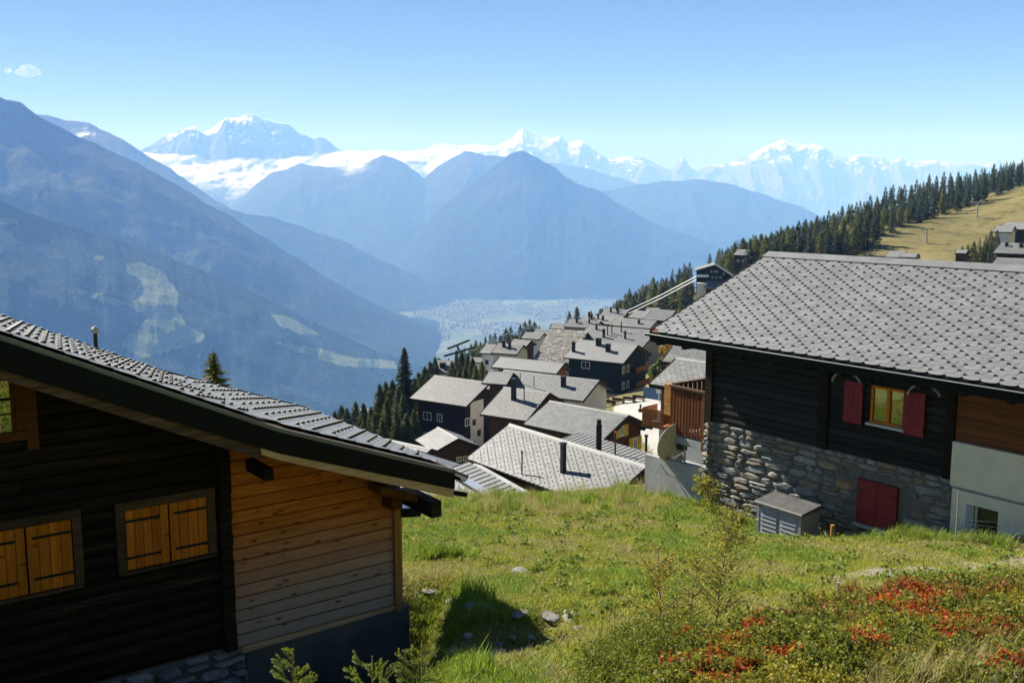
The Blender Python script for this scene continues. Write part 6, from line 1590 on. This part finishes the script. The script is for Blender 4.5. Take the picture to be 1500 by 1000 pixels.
# stones of the little ditch and the flat slabs lying in the lawn
def rock(name, label, group, p, sx_, sy_, sz_, mat, seed, cat='stone'):
    rg = np.random.default_rng(seed); V = []; F_ = []
    nu, nv_ = 10, 6
    for i in range(nv_ + 1):
        for j in range(nu):
            th = math.pi * i / nv_; ph = 2 * math.pi * j / nu
            d = np.array([math.sin(th) * math.cos(ph), math.sin(th) * math.sin(ph), math.cos(th)])
            k = .78 + .45 * float(fbm(np.array([d[0] * 1.7 + seed]), np.array([d[1] * 1.7 + d[2] * 2]), seed, 3)[0])
            V.append((d[0] * k * sx_, d[1] * k * sy_, d[2] * k * sz_))
    for i in range(nv_):
        for j in range(nu): F_.append((i * nu + j, (i + 1) * nu + j, (i + 1) * nu + (j + 1) % nu, i * nu + (j + 1) % nu))
    me = bpy.data.meshes.new(name); me.from_pydata(V, [], F_); me.materials.append(mat)
    o = mesh_obj(name, me, loc=p); o.rotation_euler = (0, 0, rg.uniform(0, 6)); tag(o, label, cat, group); return o
SL = [(763, 838, .30, 'flat pale slab alone in the middle of the lawn'), (703, 891, .36, 'largest pale slab in the lawn near the ditch'), (762, 899, .22, 'small pale slab left of the slab pair'), (806, 902, .26, 'left slab of the pair in the lawn'), (843, 906, .30, 'right slab of the pair in the lawn'), (664, 880, .2, 'small pale slab beside the tall grass by the chalet'), (631, 866, .24, 'pale slab against the rank grass at the chalet corner')]
def hitg(u, v):
    r = ray(u, v); Ys = np.linspace(4, 34, 1500); zz_ = ground(r[0] * Ys, Ys); k = int(np.argmax(r[2] * Ys < zz_)); return r[0] * Ys[k], Ys[k], zz_[k]
for k, (u, v, w, lab) in enumerate(SL):
    x, y, z = hitg(u, v); rock('stone_slab', lab, 'flat slabs lying in the lawn', (x, y, z + .012), w * .75, w * .5, .03, M['slab_stone'], 100 + k, 'stone slab')
for k in range(34):
    a = R.uniform(0, 6.28); cx, cy, rx_, ry_ = (-.25, 11.6, .75, .85) if k < 22 else (.35, 12.2, .5, .45)
    x, y = cx + math.cos(a) * rx_ * R.uniform(.75, 1.15), cy + math.sin(a) * ry_ * R.uniform(.75, 1.15); s_ = R.uniform(.03, .085)
    rock('rock', 'grey rock lining the shaded ditch beside the log chalet', 'rocks of the ditch', (x, y, gz(x, y) + s_ * .25), s_ * 1.2, s_, s_ * .75, M['stone_grey'], 200 + k)
mw, ntw, bw_ = nt_new('ditch_water'); bw_.inputs['Base Color'].default_value = (.012, .016, .016, 1); bw_.inputs['Roughness'].default_value = .06
zc = gz(-.25, 11.6) + .05
MB().prism([(-.25 + .42 * math.cos(a) * (1 + .2 * math.sin(3 * a)), 11.6 + .5 * math.sin(a), zc) for a in np.linspace(0, 6.28, 17)[:-1]], (0, 0, -.02)).build('water', mw, kind='structure', label='dark puddle at the bottom of the ditch')

# ------------------------------------------------------------------ young trees close to the camera
def brush(mb_v, mb_q, a, b, rg, r0=.03, n=70):
    a, b = np.array(a), np.array(b); d = b - a; L = np.linalg.norm(d); d = d / L
    x = np.cross(d, [0, 0, 1.0]); x = x / (np.linalg.norm(x) + 1e-6); y = np.cross(d, x)
    for i in range(n):
        t = rg.random(); ph = rg.uniform(0, 6.28); o = x * math.cos(ph) + y * math.sin(ph)
        p = a + d * L * t; l = r0 * rg.uniform(.75, 1.2) * (1 if t < .85 else .8)
        e = o * .8 + d * rg.uniform(.35, .9); e = e / np.linalg.norm(e); w = np.cross(e, o + .3 * d); w = w / (np.linalg.norm(w) + 1e-6) * .0024
        k = len(mb_v); mb_v += [p - w, p + w, p + e * l + w * .4, p + e * l - w * .4]; mb_q.append((k, k + 1, k + 2, k + 3))
M['young_needle'] = m_leaf('young_needles', (0.10, 0.16, 0.02), (0.16, 0.22, 0.03), (0.24, 0.27, 0.045), 0.4)
M['twig'] = m_simple('twig', (0.26, 0.20, 0.12), (0.17, 0.13, 0.08), 20, .9)
def young_spruce(label, u, v, Y, H, seed, spread=.42):
    rg = np.random.default_rng(seed); top = atY(u, v, Y)
    e_ = empty('young_spruce', (top[0], top[1], top[2] - H), rg.uniform(0, 6), label=label, cat='young spruce', group='young spruces at the lower edge')
    V, Q = [], []; tb = MB()
    tb.tube([(0, 0, -.25), (0, 0, H * .5), (0, 0, H - .05)], [.018, .011, .004], 6)
    brush(V, Q, (0, 0, H - .16), (0, 0, H), rg, .026, 110)
    z = H - .20; k = 0
    while z > H - 1.0 and z > .08:
        L = spread * (.30 + (H - z) * .62)
        for j in range(rg.integers(3, 6)):
            a = j * 1.257 + k * .9 + rg.uniform(-.5, .5); el = rg.uniform(.75, 1.2) - .55 * (H - z)
            d = np.array([math.cos(a), math.sin(a), el]); d /= np.linalg.norm(d)
            LL = L * rg.uniform(.6, 1.3); p0 = np.array([0, 0, z + rg.uniform(-.05, .05)]); p1 = p0 + d * LL
            tb.tube([p0, p1], [.005, .002], 4); brush(V, Q, p0 + d * LL * .12, p1, rg, .019, int(40 + 330 * LL))
            s = .35
            while s < .9:
                sg = rg.choice([-1, 1]); sd = np.array([-d[1], d[0], 0]) * sg * rg.uniform(.4, .8) + d * .8 + np.array([0, 0, rg.uniform(-.1, .4)]); sd /= np.linalg.norm(sd)
                l2 = LL * (1.0 - s) * rg.uniform(.5, .9) + .035; q0 = p0 + d * LL * s
                tb.tube([q0, q0 + sd * l2], [.003, .0015], 4, cap=False); brush(V, Q, q0, q0 + sd * l2, rg, .018, int(24 + 330 * l2))
                s += rg.uniform(.10, .2)
        z -= rg.uniform(.10, .17); k += 1
    tb.build('trunk', M['twig'], e_)
    mesh_obj('needles', np_mesh('needles', np.array(V), quads=np.array(Q), mat=M['young_needle']), e_)
young_spruce('young spruce at the bottom edge, leftmost below the pine boarded corner', 428, 946, 6.6, 1.05, 1, .36)
young_spruce('young spruce second from the left at the bottom edge', 545, 950, 6.4, 1.0, 2, .40)
young_spruce('tallest young spruce at the bottom edge in front of the ditch', 618, 928, 6.7, 1.15, 3, .46)
young_spruce('smallest young spruce tip at the bottom edge below the ditch', 712, 990, 6.3, .8, 4, .34)

def sapling(name, label, base, H, lean, nbr, nleaf, leaf, mat, seed, spread):
    rg = np.random.default_rng(seed); e_ = empty(name, tuple(base), label=label, cat='sapling')
    tb = MB(); V, Q = [], []
    stem = [np.array([0, 0, -.1]), np.array([lean * .2, .02, H * .35]), np.array([lean * .55, 0, H * .7]), np.array([lean, .03, H])]
    tb.tube(stem, [.010, .008, .005, .002], 6)
    for b in range(nbr):
        t = rg.uniform(.15, .97); i = min(2, int(t * 3)); f = t * 3 - i; p = stem[i] * (1 - f) + stem[i + 1] * f
        a = rg.uniform(0, 6.28); L = spread * (1.1 - t * .75) * rg.uniform(.5, 1.15); d = np.array([math.cos(a), math.sin(a), rg.uniform(.3, .9)]); d /= np.linalg.norm(d)
        m_ = p + d * L * .5 + np.array([0, 0, .03]); q = p + d * L + rg.normal(0, .03, 3)
        tb.tube([p, m_, q], [.005, .003, .0012], 4, cap=False)
        for k in range(max(3, int(nleaf / nbr))):
            s = rg.uniform(.15, 1.0); c = (p * (1 - s) + q * s) + rg.normal(0, .028, 3)
            n_ = rg.normal(0, 1, 3); n_ /= np.linalg.norm(n_); w = np.cross(n_, rg.normal(0, 1, 3)); w /= np.linalg.norm(w); l = leaf * rg.uniform(.6, 1.3); j = len(V)
            V += [c, c + n_ * l * .5 + w * l * .36, c + n_ * l, c + n_ * l * .5 - w * l * .36]; Q.append((j, j + 1, j + 2, j + 3))
    tb.build('stem', M['twig'], e_)
    mesh_obj('leaves', np_mesh('leaves', np.array(V), quads=np.array(Q), mat=mat), e_)
M['birch_leaf'] = m_leaf('birch_leaf', (0.20, 0.22, 0.025), (0.32, 0.30, 0.03), (0.45, 0.36, 0.04), .4)
M['birch_leaf2'] = m_leaf('turning_leaf', (0.12, 0.14, 0.02), (0.26, 0.20, 0.02), (0.40, 0.20, 0.02), .4)
b = hitg(1048, 925); sapling('birch_sapling', 'taller thin birch sapling with sparse yellow-green leaves in front of the storage box', (b[0], b[1], b[2]), 1.38, .16, 95, 2100, .032, M['birch_leaf'], 5, .75)
b = hitg(968, 930); sapling('birch_sapling', 'shorter sapling with orange tinged leaves left of the tall birch sapling', (b[0], b[1], b[2]), 1.0, -.05, 48, 950, .030, M['birch_leaf2'], 6, .62)
b = hitg(1010, 915); sapling('birch_sapling', 'low spreading sapling between the tall birch and the orange one', (b[0], b[1], b[2]), .8, .1, 50, 1100, .028, M['birch_leaf'], 8, .85)
b = RHpos(.9, .75); sapling('garden_shrub', 'yellowish climbing shrub at the stone wall corner beside the concrete', (b[0], b[1], gz(b[0], b[1])), 1.0, -.2, 44, 800, .065, M['birch_leaf'], 7, .75)
